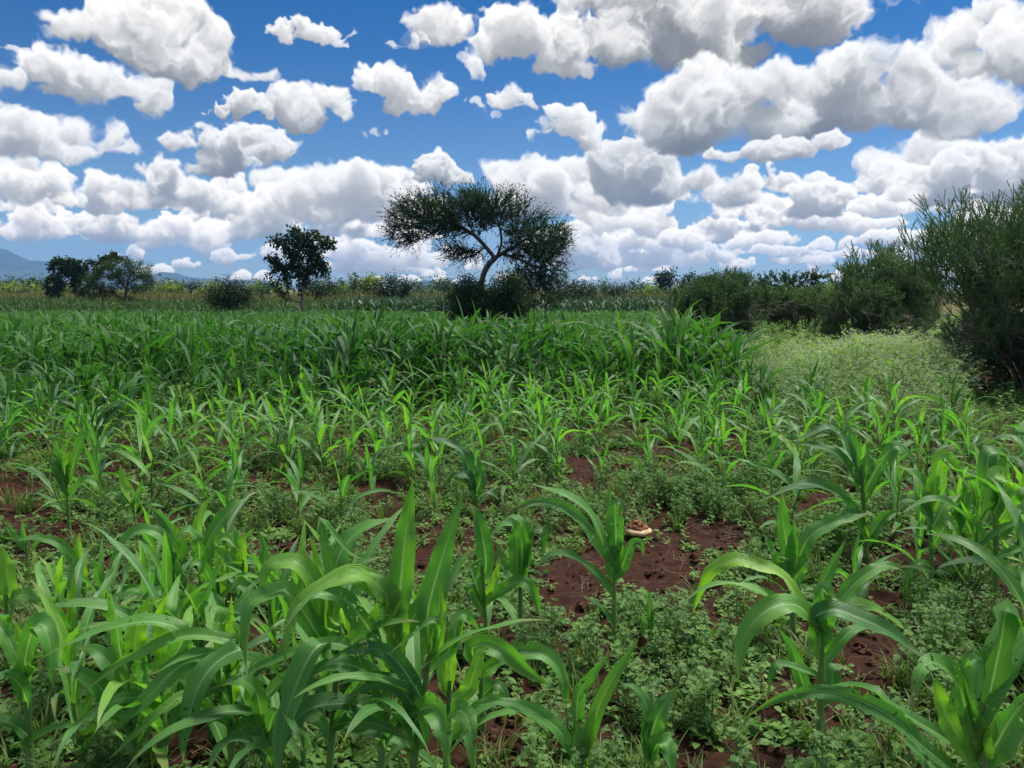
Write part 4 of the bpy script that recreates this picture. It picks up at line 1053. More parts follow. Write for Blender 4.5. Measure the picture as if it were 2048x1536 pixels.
# the pale flowering thicket on the right
FT = [feathery(500 + k, .72, 11, True, .085, .0075) for k in range(6)]
def thicket(x, y):
    u, v = to_px(np.stack([x, y, np.zeros_like(x)], -1))
    left = 1490 - (v - 740) * .25 + np.where(v < 720, (720 - v) * .6 - 30, 0)
    return np.clip((u - left + 60) / 170, 0, 1) * np.clip((860 - v + .22 * (u - 1500)) / 45, 0, 1) * np.clip((v - 692) / 16, 0, 1) * np.clip((1960 - u) / 90, 0, 1)
x, y = sow(4600, 8.6, 17.0, lambda x, y, r: (r < thicket(x, y) * np.clip(16 / y, .5, 1)) & (x > 0), g=1.0, half=.80, extra=1.0, rg=rw)
u, v = to_px(np.stack([x, y, np.zeros_like(x)], -1))
sc = (.35 + .95 * fine(x, y, 75, .8)) * np.interp(y, [8.6, 10.5, 13, 18, 27], [.7, .95, 1.02, .9, .7]) * np.interp(u, [1430, 1600, 1900], [.72, 1.0, .95])
field('flowering_thicket', 'waist high pale green thicket of small white flowers before the dark bushes', 'weeds', [M_THICKET, M_FLOWER], FT, x, y, sc * rw.uniform(.8, 1.15, len(x)), .10 + .5 * (fine(x, y, 79, .6) - .5) + np.clip((y - 11.5) * .12, -.3, .25) + rw.normal(0, .07, len(x)), two=True, tilt=.15)
# darker broad weeds under the bushes and along the field's right edge
BG = [seedling(600 + k, 14, .075, .34) for k in range(6)]
x, y = sow(5200, 7.6, 34.0, lambda x, y, r: (x > 0) & (r < np.clip((to_px(np.stack([x, y, np.zeros_like(x)], -1))[0] - (1500 + 60 * (fine(x, y, 81, .4) - .5) - np.where(y > 22, 60, 0))) / 80, 0, 1) * np.where(y > 18, 1, .75)), g=.9, half=.82, extra=1.0, rg=rw)
field('broadleaf_weeds', 'dark green broad leaf weeds around the foot of the bushes', 'weeds', [M_WEED], BG, x, y, rw.uniform(.5, 1.2, len(x)) * np.interp(y, [8, 12, 30], [.75, 1.0, 1.6]), rw.normal(0, .1, len(x)) + .3 * (fine(x, y, 83, .5) - .5), tilt=.15)
x, y = sow(9000, 13.0, 40.0, lambda x, y, r: (x > 0) & (np.clip((to_px(np.stack([x, y, np.zeros_like(x)], -1))[0] - 1370 - 60 * (fine(x, y, 87, .5) - .5)) / 60, 0, 1) > r), g=.9, half=.82, extra=1.0, rg=rw)
field('meadow_weeds', 'knee high soft green weeds between the maize edge and the bushes', 'weeds', [M_PALE], FE, x, y, rw.uniform(.9, 1.9, len(x)), rw.normal(0, .1, len(x)) + .5 * (fine(x, y, 89, .4) - .4), tilt=.15)
# undergrowth below the tall maize
x, y = sow(3600, 9.5, 20.0, lambda x, y, r: (to_px(np.stack([x, y, np.zeros_like(x)], -1))[0] < 1560) & (r < .3 + fine(x, y, 85, .8)), g=1.3, rg=rw)
field('undergrowth', 'shaded low weeds under the tall maize stand', 'weeds', [M_WEED], RO[:4] + FE[:2], x, y, rw.uniform(1.0, 2.0, len(x)), rw.normal(-.05, .1, len(x)), tilt=.15)
# dry straw on the bare soil
def straw(seed):
    rg = np.random.default_rng(seed); a = Acc()
    for k in range(7):
        p = np.array([rg.normal(0, .05), rg.normal(0, .05), .004 + .012 * rg.random()]); d = np.array([rg.normal(), rg.normal(), rg.normal(0, .22)]); d = d / np.linalg.norm(d) * rg.uniform(.05, .14)
        V, F = tube(np.array([p, p + d * .5 + rg.normal(0, .008, 3), p + d]), [.0012, .0011, .0007], 3); a.add(V, F)
    return a.get()
ST = [straw(700 + k) for k in range(6)]
def strawy(x, y):
    u, v = to_px(np.stack([x, y, np.zeros_like(x)], -1)); c = 0 * x
    for a, b, rx, ry in ((1350, 1150, 130, 70), (1290, 1190, 80, 60), (1480, 1090, 90, 30), (1420, 1400, 110, 70), (1200, 1180, 60, 40)): c = np.maximum(c, 1.2 - np.hypot((u - a) / rx, (v - b) / ry))
    return np.clip(c, 0, 1)
x, y = sow(2600, 2.1, 7.5, lambda x, y, r: r < .07 + .6 * strawy(x, y), g=1.0, rg=rw)
field('dry_straw', 'dead dry stems littering the bare red soil', 'dry straw', [M_STRAW], ST, x, y, rw.uniform(.6, 1.4, len(x)), 0 * x, tilt=.1, sink=-.004)

# ---------------------------------------------------------------- the pale mushroom-like lump on the soil
Bm = on_ground(1277, 1078)
mroot = bpy.data.objects.new('mushroom', None); COL.objects.link(mroot); mroot.location = (*Bm[:2], float(gz(*Bm[:2])))
tag(mroot, 'cream rimmed mushroom caked with red brown earth on the bare soil', 'mushroom')
def lathe(prof, n=26, wob=0.0, rg=rng, sx=1.0):
    a = np.arange(n) * 2 * math.pi / n; P = np.array(prof, float)
    k = 1 + wob * (np.sin(a * 3 + 1) * .6 + np.sin(a * 5 + 2.2) * .4)
    V = np.stack([P[:, 0:1] * np.cos(a) * k * sx, P[:, 0:1] * np.sin(a) * k, np.repeat(P[:, 1:2], n, 1)], -1).reshape(-1, 3)
    i = np.arange(len(P) - 1)[:, None] * n; j = np.arange(n)[None]
    return V, [np.stack([i + j, i + (j + 1) % n, i + n + (j + 1) % n, i + n + j], -1).reshape(-1, 4)]
M_CREAM = plain_material('cream_cap', (.42, .27, .15), (.60, .45, .28), 25, .75, .15)
M_RUST = plain_material('rusty_earth', (.13, .05, .03), (.34, .16, .09), 28, .95, .6)
M_DARKSOIL = plain_material('dark_stem', (.05, .02, .015), (.10, .045, .03), 30, .95, .4)
V, F = lathe([(0.001, .030), (.03, .032), (.060, .034), (.078, .040), (.086, .050), (.083, .062), (.070, .070), (.05, .074), (.02, .078), (.001, .078)], 30, .07); link('cap', mesh('cap', V, F, None, [M_CREAM]), mroot)
V, F = lathe([(.001, -.02), (.030, -.02), (.026, .0), (.024, .034), (.001, .036)], 16, .1); link('stem', mesh('stem', V, F, None, [M_DARKSOIL]), mroot)
a = Acc()
for k in range(110):
    V, F = lump(800 + k % 6); q = rng.random(); ang = rng.uniform(0, 6.28); rad = .062 * math.sqrt(rng.random())
    a.add(V * rng.uniform(.007, .019) + np.array([rad * math.cos(ang) - .008, rad * math.sin(ang) + .012, .074 + .052 * (1 - rad / .062) * rng.random()]), F)
link('earth_crust', mesh('earth_crust', *a.get()[:2], None, [M_RUST]), mroot)
# ---------------------------------------------------------------- trees and bushes
M_BARK = plain_material('grey_bark', (.045, .036, .030), (.13, .11, .09), 9, .9, .6, (1, 1, .25))
M_PALEBARK = plain_material('pale_bark', (.12, .10, .08), (.27, .23, .19), 8, .9, .5, (1, 1, .3))
M_TWIG = plain_material('dead_twig', (.10, .085, .075), (.24, .21, .19), 20, .9, .2)
def crown_mat(name, d, m_, l, trans=.22): return leaf_material(name, d, m_, l, rough=.62, spec=.22, trans=trans, spots=False, rnd=0, noise_scale=.9)
M_ACACIA = crown_mat('acacia_leaf', (.016, .036, .018), (.030, .062, .026), (.055, .095, .034))
M_OLIVE = crown_mat('olive_leaf', (.022, .048, .016), (.045, .085, .024), (.075, .125, .032))
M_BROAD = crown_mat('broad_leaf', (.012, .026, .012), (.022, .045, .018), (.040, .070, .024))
M_BUSH = crown_mat('bush_leaf', (.014, .036, .016), (.030, .068, .026), (.055, .105, .034))
M_SUN_LIME = crown_mat('sun_tinted_lime_leaf', (.085, .140, .022), (.190, .240, .034), (.330, .350, .045), .3)  # yellow green leaf, brightened to carry far sunshine in the colour itself
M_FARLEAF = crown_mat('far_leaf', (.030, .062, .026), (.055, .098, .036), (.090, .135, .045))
M_STICK = crown_mat('green_stick', (.066, .128, .054), (.122, .205, .080), (.20, .285, .108), .16)
def seg_mesh(P, Q, r0, r1, sides=4):
    P, Q = np.asarray(P, float), np.asarray(Q, float); n = len(P); T = unit(Q - P)
    ref = np.where(np.abs(T[:, 2:3]) < .85, np.array([[0, 0, 1.]]), np.array([[1., 0, 0]])); N = unit(np.cross(T, ref)); B = np.cross(T, N)
    a = np.arange(sides) * 2 * math.pi / sides; ring = np.cos(a)[None, :, None] * N[:, None] + np.sin(a)[None, :, None] * B[:, None]
    r0, r1 = np.broadcast_to(r0, (n,)), np.broadcast_to(r1, (n,))
    V = np.concatenate([P[:, None] + ring * r0[:, None, None], Q[:, None] + ring * r1[:, None, None]], 1)
    o = np.arange(n)[:, None] * 2 * sides; j = np.arange(sides)[None]
    F = np.stack([o + j, o + (j + 1) % sides, o + sides + (j + 1) % sides, o + sides + j], -1).reshape(-1, 4)
    return V.reshape(-1, 3), [F]
def leaf_quads(C, size, tone, rg, aspect=.5, D=None, flat=0.0):
    """one pointed leaf per centre; D gives the leaves' own directions"""
    n = len(C); d = unit(rg.normal(0, 1, (n, 3)) + (0 if D is None else D)); m = unit(np.cross(d, unit(rg.normal(0, 1, (n, 3)) + np.array([0, 0, flat]))))
    s = (size * rg.uniform(.6, 1.3, n))[:, None]
    V = np.stack([C, C + d * s * .5 + m * s * aspect * .5, C + d * s, C + d * s * .5 - m * s * aspect * .5], 1).reshape(-1, 3)
    F = np.arange(4 * n).reshape(-1, 4); A = np.zeros((4 * n, 3)); A[:, 0] = .5; A[:, 1] = .5; A[:, 2] = np.repeat(tone, 4)
    return V, [F], A
def grow(attr, polys, step, kill, iters, rg, jitter=.25, lift=0.0, infl=1e9):
    """space colonisation from given limbs towards the attraction points"""
    nodes, par = [], []
    for pl in polys:
        pl = np.asarray(pl, float); L = np.linalg.norm(np.diff(pl, axis=0), axis=1).sum(); pts = catmull(pl, max(2, int(L / step) + 1))
        if nodes:
            k = int(np.argmin(np.linalg.norm(np.array(nodes) - pts[0], axis=1))); prev = k; pts = pts[1:]
        else: prev = -1
        for p_ in pts: nodes.append(p_); par.append(prev); prev = len(nodes) - 1
    N = np.array(nodes); P = list(par); A = attr.copy(); 
    d = np.linalg.norm(A[:, None] - N[None], axis=2) if len(A) * len(N) < 4e6 else None
    near = d.argmin(1); dist = d.min(1); 
    for it in range(iters):
        if len(A) == 0: break
        act = dist < infl
        ids, inv = np.unique(near[act], return_inverse=True)
        if len(ids) == 0: break
        D = np.zeros((len(ids), 3)); np.add.at(D, inv, unit(A[act] - N[near[act]]))
        D = unit(unit(D) + rg.normal(0, jitter, D.shape) + np.array([0, 0, lift])); new = N[ids] + D * step
        base = len(N); N = np.vstack([N, new]); P += list(ids)
        dd = np.linalg.norm(A[:, None] - new[None], axis=2); k = dd.argmin(1); m = dd.min(1)
        b = m < dist; near = np.where(b, base + k, near); dist = np.where(b, m, dist)
        keep = dist > kill; A, near, dist = A[keep], near[keep], dist[keep]
    return N, np.array(P)
def pipe(P, tip, e=2.3, rmax=None):
    n = len(P); acc = np.zeros(n); has = np.zeros(n, int); np.add.at(has, P[P >= 0], 1)
    for i in range(n - 1, -1, -1):
        if has[i] == 0: acc[i] = tip ** e
        if P[i] >= 0: acc[P[i]] += acc[i]
    r = acc ** (1 / e)
    return (np.minimum(r, rmax) if rmax else r), has
def in_ellipses(ells, Y, n, rg, depth=.8, shell=.0):
    """points through a crown given as pixel ellipses (cx, cy, rx, ry[, depth shift m]) at world depth Y"""
    out = []; ar = np.array([e[2] * e[3] for e in ells], float)
    for e, m in zip(ells, np.maximum(3, (n * ar / ar.sum()).astype(int))):
        c = at_depth(e[0], e[1], Y); k = Y / F_PX; sh = e[4] if len(e) > 4 else 0
        v = unit(rg.normal(0, 1, (m, 3))) * (rg.uniform(shell ** 3, 1, m) ** (1 / 3))[:, None]
        rx, rz = e[2] * k, e[3] * k; ry = depth * (rx * rz) ** .5 if depth < 9 else rx
        out.append(c + v * np.array([rx, max(ry, .6 * rx), rz]) + np.array([0, sh, 0]))
    return np.concatenate(out)
def pxline(pts, Y, dz=None):
    return [at_depth(p_[0], p_[1], Y) + np.array([0, (p_[2] if len(p_) > 2 else 0), 0]) for p_ in pts]
def tree(name, label, cat, Y, limbs, ells, style, mat, n_attr=400, step=.16, kill=.22, tip=.006, rmax=None, leaf=.05, per=14, seed=0, bark=None, group=None, base_z=0.0, depth=.85, shoots=(3, .3), tone=.4, spread=.16, jitter=.25, shell=0.0, twigs=True, frac=None):
    rg = np.random.default_rng(3000 + seed)
    L = [pxline(l, Y) for l in limbs]; foot = L[0][0].copy(); foot[2] = base_z - .03; L[0][0] = foot
    A = in_ellipses(ells, Y, n_attr, rg, depth, shell); A = A[A[:, 2] > .08]
    N, P = grow(A, L, step, kill, 140, rg, jitter)
    r, has = pipe(P, tip, 2.25, rmax)
    root = bpy.data.objects.new(name, None); COL.objects.link(root); root.location = foot; root.empty_display_size = .5
    tag(root, label, cat, group)
    k = np.where(P >= 0)[0]; big = r[k] > tip * 2.2
    acc = Acc(); acc.add(*seg_mesh(N[P[k]][big] - foot, N[k][big] - foot, np.minimum(r[P[k]], r[k] * 1.35)[big], r[k][big], 7)); 
    if not big.all() and twigs: acc.add(*seg_mesh(N[P[k]][~big] - foot, N[k][~big] - foot, np.minimum(r[P[k]], r[k] * 1.5)[~big], r[k][~big], 3))
    V, F, _ = acc.get(); link('trunk', mesh('trunk', V, F, None, [bark or M_BARK]), root)
    cen = np.mean([at_depth(e[0], e[1], Y) for e in ells], 0)
    fine_ = np.where(r < tip * 2.6)[0]; tips = np.where(has == 0)[0]; fine_ = fine_[N[fine_, 2] > .05]
    a = Acc()
    if style == 'shoots':                              # thin straight shoots set with tiny leaflets
        src = np.concatenate([tips, rg.choice(fine_, int(len(fine_) * .8))]); src = np.repeat(src, shoots[0]); n = len(src)
        out = unit(N[src] - cen); out[:, 2] += .45; par_d = unit(N[src] - N[np.maximum(P[src], 0)])
        d = unit(out * .55 + par_d * .6 + rg.normal(0, .5, (n, 3))); ln = shoots[1] * rg.uniform(.4, 1.25, n)
        bend = rg.normal(0, .12, (n, 3)); p0 = N[src] - foot; p1 = p0 + d * ln[:, None] * .5; p2 = p0 + unit(d + bend) * ln[:, None]
        rr = np.full(n, tip * .8); a.add(*seg_mesh(p0, p1, rr, rr * .8, 3), np.tile([.5, .5, tone - .35], (6 * n, 1))); a.add(*seg_mesh(p1, p2, rr * .8, rr * .35, 3), np.tile([.5, .5, tone - .35], (6 * n, 1)))
        t = rg.random((n, per)); C = np.where(t[..., None] < .5, p0[:, None] + (p1 - p0)[:, None] * (t * 2)[..., None], p1[:, None] + (p2 - p1)[:, None] * (t * 2 - 1)[..., None]).reshape(-1, 3)
        tn = np.repeat(tone + .22 * np.clip((N[src, 2] - cen[2]) * 1.0, -.6, 1) * 0 + rg.normal(0, .12, n), per)
        a.add(*leaf_quads(C, leaf, tn, rg, .55, np.repeat(d, per, 0) * .5))
    else:
        if frac is None: frac = .62 if style == 'broad' else .85
        sel = fine_[rg.random(len(fine_)) < frac]; fine_ = sel if len(sel) > 4 else np.arange(len(N))
        src = np.repeat(fine_, per); n = len(src); t = rg.random((n, 1)); C = N[src] * t + N[np.maximum(P[src], 0)] * (1 - t) + rg.normal(0, spread, (n, 3)) - foot
        tn = np.repeat(tone + rg.normal(0, .16, len(fine_)), per) + rg.normal(0, .08, n)
        a.add(*leaf_quads(C, leaf, tn, rg, .6 if style == 'broad' else .5, None, .8))
    V, F, A_ = a.get(); V[:, 2] = np.maximum(V[:, 2], -foot[2] + .01)
    link('crown', mesh('crown', V, F, A_, [mat], False), root)
    return root

# the umbrella acacia and the two bushes at its foot
tree('acacia_tree', 'umbrella acacia with a bent bare trunk and spiky crown above the maize', 'tree', 26,
 [[(962,655),(961,610),(962,580),(966,552),(978,528),(994,513)], [(990,516),(972,495),(948,470),(915,452),(870,440),(830,450,-.3)], [(994,513),(1003,485),(998,450),(985,415,.4)],
  [(994,513),(1022,498),(1052,478),(1085,468)], [(1005,508),(1040,520,-.3),(1075,535,-.3),(1095,520)], [(948,470),(935,440,.5),(925,405,.6)], [(962,580),(945,578),(925,582),(905,590)], [(960,500),(945,512),(925,515),(900,520)]],
 [(850,440,60,38),(905,424,74,32),(958,418,62,32),(1010,424,46,32),(1052,462,52,34),(1098,487,32,40),(825,462,40,28),(1075,500,48,36),(1085,540,40,28),(900,450,60,26),(1040,500,45,24),(965,440,50,28),(930,505,46,16),(1118,470,16,18),(1060,545,36,26),(1100,565,30,22),(795,470,14,14)],
 'shoots', M_ACACIA, 2400, .12, .145, .0062, .115, .052, 15, 1, depth=1.1, shoots=(3, .62), tone=.5)
bush_mid = tree('bush', 'round leafy bush left of the acacia trunk, in the maize', 'bush', 25.2, [[(945,665),(945,630),(940,600)],[(945,650),(925,620),(915,600)],[(945,650),(965,620),(968,590)]],
 [(938,584,26,34),(922,615,28,34),(962,612,28,40),(940,640,42,26)], 'fine', M_BUSH, 900, .11, .14, .006, None, .07, 60, 2, tone=.5, spread=.13)
tree('bush', 'darker bush right of the acacia trunk, reaching under its crown', 'bush', 24.6, [[(1005,665),(1008,630),(1010,595)],[(1005,655),(985,620),(985,595)],[(1005,655),(1030,620),(1040,590)]],
 [(1014,582,36,38),(990,615,32,38),(1030,612,26,38),(1005,642,40,24)], 'fine', M_BUSH, 1100, .11, .14, .006, None, .068, 60, 3, tone=.42, spread=.13)
tree('thorn_bush', 'low spreading thorn bush trailing right from the acacia', 'bush', 30, [[(1090,625),(1090,605),(1080,585)],[(1090,610),(1120,590),(1140,575)]],
 [(1080,580,40,26),(1120,578,34,24),(1150,585,30,16),(1060,598,26,18)], 'shoots', M_ACACIA, 520, .15, .2, .007, None, .055, 14, 4, shoots=(3, .34), tone=.4)
# the broad tree left of the middle, with the bush at its side
tree('broadleaf_tree', 'dark broadleaf tree with a pale trunk and a leaning forked limb', 'tree', 40,
 [[(606,625),(605,600),(606,575),(609,550),(618,520),(625,495)], [(604,608),(592,602),(580,600),(568,590),(552,575),(541,558)], [(578,598),(575,580),(572,560),(560,535)], [(608,552),(595,530),(580,505),(560,490)], [(620,515),(640,495),(655,490)], [(612,540),(600,505),(595,480)], [(609,550),(630,530),(645,530)]],
 [(560,483,26,11),(590,470,18,12),(605,478,34,22),(630,482,30,18),(655,490,20,11),(585,495,32,20),(620,505,36,22),(560,530,28,16),(535,530,12,6),(590,535,34,22),(640,540,22,20),(612,555,22,18),(548,515,18,8),(575,558,18,14),(600,575,14,12),(638,525,16,14),(660,492,12,8)],
 'broad', M_BROAD, 1000, .20, .24, .011, .22, .17, 30, 5, bark=M_PALEBARK, tone=.4, spread=.125, depth=.9, frac=.68)
tree('round_bush', 'dense round dark bush at the field edge, left of the broadleaf tree', 'bush', 37, [[(458,622),(458,600),(456,580)],[(458,612),(435,595),(425,580)],[(458,612),(485,595),(492,580)]],
 [(458,585,42,26),(430,595,24,22),(488,596,22,20),(458,605,46,14),(470,575,26,16)], 'fine', M_BROAD, 620, .17, .23, .009, None, .10, 40, 6, tone=.45, spread=.17)
tree('flat_acacia', 'flat topped dark acacia behind the broadleaf tree', 'tree', 58, [[(632,606),(633,592),(636,582)],[(634,590),(655,576),(672,570)],[(633,592),(618,578),(610,570)]],
 [(640,568,36,14),(668,574,22,9),(625,578,24,14),(655,585,30,12)], 'fine', M_ACACIA, 420, .28, .36, .016, .1, .15, 40, 7, tone=.45, spread=.24)
# the pair at the left
tree('broadleaf_tree', 'wide dark tree with ragged clumps, behind the feathery acacia', 'tree', 70,
 [[(175,606),(178,585),(172,560),(155,545),(140,540)], [(178,580),(195,545),(215,530)], [(172,560),(150,562),(125,572),(108,580)], [(140,540),(120,525)]],
 [(130,525,32,11),(115,540,22,12),(150,530,24,13),(185,532,26,14),(215,522,22,12),(225,512,14,8),(240,518,14,10),(105,560,18,12),(92,572,12,8),(175,548,28,12),(150,575,12,10),(160,590,14,8),(110,590,18,12),(145,548,24,10)],
 'broad', M_BROAD, 900, .34, .44, .02, .3, .28, 46, 8, tone=.4, spread=.15, depth=.7, frac=.8)
tree('feathery_acacia', 'rounded olive green acacia with fine leaves in front of the ragged tree', 'tree', 52,
 [[(250,618),(251,602),(252,588),(254,570),(262,548)], [(251,604),(238,594),(222,585),(200,580)], [(253,580),(240,560),(225,545)], [(254,570),(275,555),(292,550)]],
 [(238,530,42,14),(270,530,30,14),(200,552,34,20),(240,550,40,16),(285,548,26,16),(180,572,22,18),(215,580,34,16),(298,560,16,16),(280,575,26,10),(190,592,22,10),(258,600,22,8)],
 'fine', M_OLIVE, 1300, .22, .28, .011, .16, .10, 56, 9, tone=.42, spread=.14, depth=.8)
# bushes and trees further along the field's far edge
tree('round_bush', 'dark round bush before the yellow green trees near the middle', 'bush', 60, [[(788,608),(788,590),(788,575)],[(788,600),(765,582),(760,570)],[(788,600),(812,582),(818,572)]],
 [(788,572,34,22),(765,582,22,18),(812,582,20,16),(788,590,38,12)], 'fine', M_BROAD, 560, .26, .34, .014, None, .16, 40, 10, tone=.4, spread=.26)
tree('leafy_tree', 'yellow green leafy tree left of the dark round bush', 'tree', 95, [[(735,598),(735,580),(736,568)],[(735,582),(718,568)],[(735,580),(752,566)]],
 [(738,562,20,14),(720,572,18,12),(752,566,14,14),(735,582,28,10)], 'broad', M_SUN_LIME, 420, .42, .54, .03, None, .32, 32, 11, tone=.45, spread=.4)
tree('leafy_tree', 'small palm like tree at the left end of the yellow green trees', 'tree', 95, [[(706,598),(707,575),(708,560)]], [(708,555,12,7),(702,562,8,8),(714,562,8,8)], 'broad', M_FARLEAF, 160, .35, .5, .03, None, .34, 30, 12, tone=.5, spread=.35)
tree('leafy_tree', 'pale green rounded tree behind the acacia, above the fields', 'tree', 130, [[(888,596),(888,580),(888,572)],[(888,582),(865,576)],[(888,582),(910,576)]],
 [(888,571,30,12),(865,580,20,10),(910,580,18,10)], 'broad', M_FARLEAF, 460, .55, .7, .035, None, .4, 34, 13, tone=.6, spread=.5)
tree('small_tree', 'small round tree peeping out right of the dark round bush', 'tree', 110, [[(836,598),(836,582),(836,574)]], [(836,572,14,12),(842,582,14,10)], 'broad', M_FARLEAF, 200, .5, .6, .03, None, .36, 34, 14, tone=.4, spread=.45)
tree('flat_acacia', 'flat umbrella acacia standing alone in the yellow field at the left', 'tree', 90, [[(382,592),(382,582),(381,574)],[(382,578),(365,572)],[(382,578),(398,572)]],
 [(382,570,25,7),(366,576,14,5),(400,574,14,5)], 'fine', M_ACACIA, 320, .36, .46, .025, .16, .2, 36, 15, tone=.5, spread=.32)
for k, (cx, cy, rx, ry, lab, Y) in enumerate([
 (526,582,14,14,'small dark tree between the round bush and the broadleaf tree',80),(690,585,18,10,'low dark bush behind the flat acacia by the broadleaf tree',85),
 (1165,578,34,20,'rounded acacia bush just right of the umbrella acacia',48),(1228,580,32,14,'low domed acacia bush beyond the dark maize rows',70),
 (1205,570,18,10,'dark tree top behind the domed acacia bush',120),(1130,590,26,14,'thorn bush under the right edge of the umbrella crown',46)]):
    tree('acacia_bush', lab, 'bush', Y, [[(cx, min(cy + ry + 14, 600)), (cx, cy + ry * .4), (cx, cy)], [(cx, cy + ry * .5), (cx - rx * .5, cy)], [(cx, cy + ry * .5), (cx + rx * .5, cy)]],
     [(cx, cy, rx, ry * .8), (cx - rx * .4, cy + ry * .4, rx * .6, ry * .6), (cx + rx * .4, cy + ry * .4, rx * .6, ry * .6)], 'fine', [M_BUSH, M_FARLEAF, M_ACACIA][k % 3], 420, .0050 * Y, .0062 * Y, .00022 * Y, None, .0025 * Y, 42, 20 + k, tone=.4, spread=.0042 * Y)
tree('broadleaf_tree', 'dark round topped tree on a bare trunk, right of the middle', 'tree', 110, [[(1331,592),(1331,575),(1332,560)],[(1331,572),(1320,556)],[(1331,572),(1345,556)]],
 [(1332,552,20,11),(1320,560,12,12),(1346,560,11,12),(1331,568,18,8)], 'broad', M_BROAD, 420, .42, .54, .03, .35, .34, 32, 30, tone=.4, spread=.36)
tree('broadleaf_tree', 'dark low tree beside the round topped one', 'tree', 115, [[(1380,592),(1380,575),(1378,562)],[(1380,575),(1400,564)],[(1380,575),(1362,566)]],
 [(1375,560,18,13),(1398,564,18,11),(1362,572,12,10),(1385,575,24,9)], 'broad', M_BROAD, 420, .45, .55, .03, None, .34, 32, 31, tone=.5, spread=.4)
tree('flat_acacia', 'slanting flat topped acacia over the twiggy bush', 'tree', 38, [[(1448,628),(1449,605),(1452,585)],[(1450,595),(1425,575),(1400,568)],[(1451,590),(1475,570),(1488,560)]],
 [(1450,550,34,10),(1480,556,20,12),(1420,562,32,11),(1395,575,16,8),(1455,572,38,12),(1465,590,26,14)], 'fine', M_OLIVE, 900, .17, .22, .0085, .1, .088, 60, 32, tone=.35, spread=.15, depth=1.2)
tree('thin_acacia', 'thin layered acacia row with feathery twigs against the pale clouds', 'tree', 62, [[(1575,606),(1576,592),(1578,580)],[(1577,585),(1550,572),(1528,566)],[(1578,582),(1610,568),(1638,556)],[(1577,584),(1580,565)]],
 [(1540,561,26,8),(1580,563,28,9),(1618,558,24,8),(1642,555,12,8),(1522,572,14,6),(1565,578,30,9),(1600,576,22,8)], 'shoots', M_ACACIA, 620, .26, .34, .014, .14, .14, 20, 33, shoots=(3, .7), tone=.45)
tree('small_tree', 'small dark tree with tiered branches under the thin acacia row', 'tree', 52, [[(1532,622),(1533,604),(1533,590)],[(1533,604),(1522,596)],[(1533,600),(1545,592)]],
 [(1535,588,18,10),(1525,600,16,8),(1545,602,14,8),(1533,612,12,6)], 'fine', M_BUSH, 300, .22, .28, .012, None, .13, 36, 34, tone=.5, spread=.2)
# far tree line and scrub beyond the fields, its sunlight put into the leaf colour
rt = np.random.default_rng(77)
def blob_tree(name, label, cat, Y, cx, cy, rx, ry, mat, seed, group, n=150):
    return tree(name, label, cat, Y, [[(cx, cy + ry + 6), (cx, cy + ry * .5), (cx + rt.normal(0, rx * .1), cy)]], [(cx, cy, rx, ry), (cx - rx * .5, cy + ry * .35, rx * .55, ry * .7), (cx + rx * .5, cy + ry * .3, rx * .55, ry * .7)],
     'broad', mat, n, .0058 * Y, .0072 * Y, .0003 * Y, None, .0038 * Y, 60, seed, group=group, tone=.45, spread=.0050 * Y, frac=.9)
k = 0
for cx in list(range(-20, 112, 15)):
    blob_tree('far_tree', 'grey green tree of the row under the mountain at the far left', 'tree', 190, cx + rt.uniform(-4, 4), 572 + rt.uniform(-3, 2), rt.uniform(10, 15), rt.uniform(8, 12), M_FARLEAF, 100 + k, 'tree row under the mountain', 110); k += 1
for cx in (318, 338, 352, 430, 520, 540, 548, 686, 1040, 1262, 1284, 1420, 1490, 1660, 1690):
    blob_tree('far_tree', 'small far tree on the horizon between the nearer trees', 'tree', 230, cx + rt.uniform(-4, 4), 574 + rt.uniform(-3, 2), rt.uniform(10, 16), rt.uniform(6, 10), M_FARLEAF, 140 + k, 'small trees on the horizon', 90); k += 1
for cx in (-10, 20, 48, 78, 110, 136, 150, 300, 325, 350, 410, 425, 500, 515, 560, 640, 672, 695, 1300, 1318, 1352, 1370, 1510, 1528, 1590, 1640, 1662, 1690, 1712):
    blob_tree('sun_tinted_bush', 'yellow green scrub bush with sunlight tinted into its leaves beyond the dry field', 'bush', 150, cx + rt.uniform(-5, 5), 580 + rt.uniform(-3, 2), rt.uniform(12, 20), rt.uniform(5, 8), M_SUN_LIME, 180 + k, 'sun tinted scrub bushes beyond the field', 110); k += 1
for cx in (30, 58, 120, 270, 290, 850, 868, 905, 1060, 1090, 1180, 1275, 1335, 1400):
    blob_tree('scrub_bush', 'dull green scrub bush at the far side of the dry field', 'bush', 105, cx + rt.uniform(-5, 5), 590 + rt.uniform(-2, 2), rt.uniform(12, 20), rt.uniform(5, 8), M_FARLEAF, 230 + k, 'dull scrub bushes beyond the field', 110); k += 1

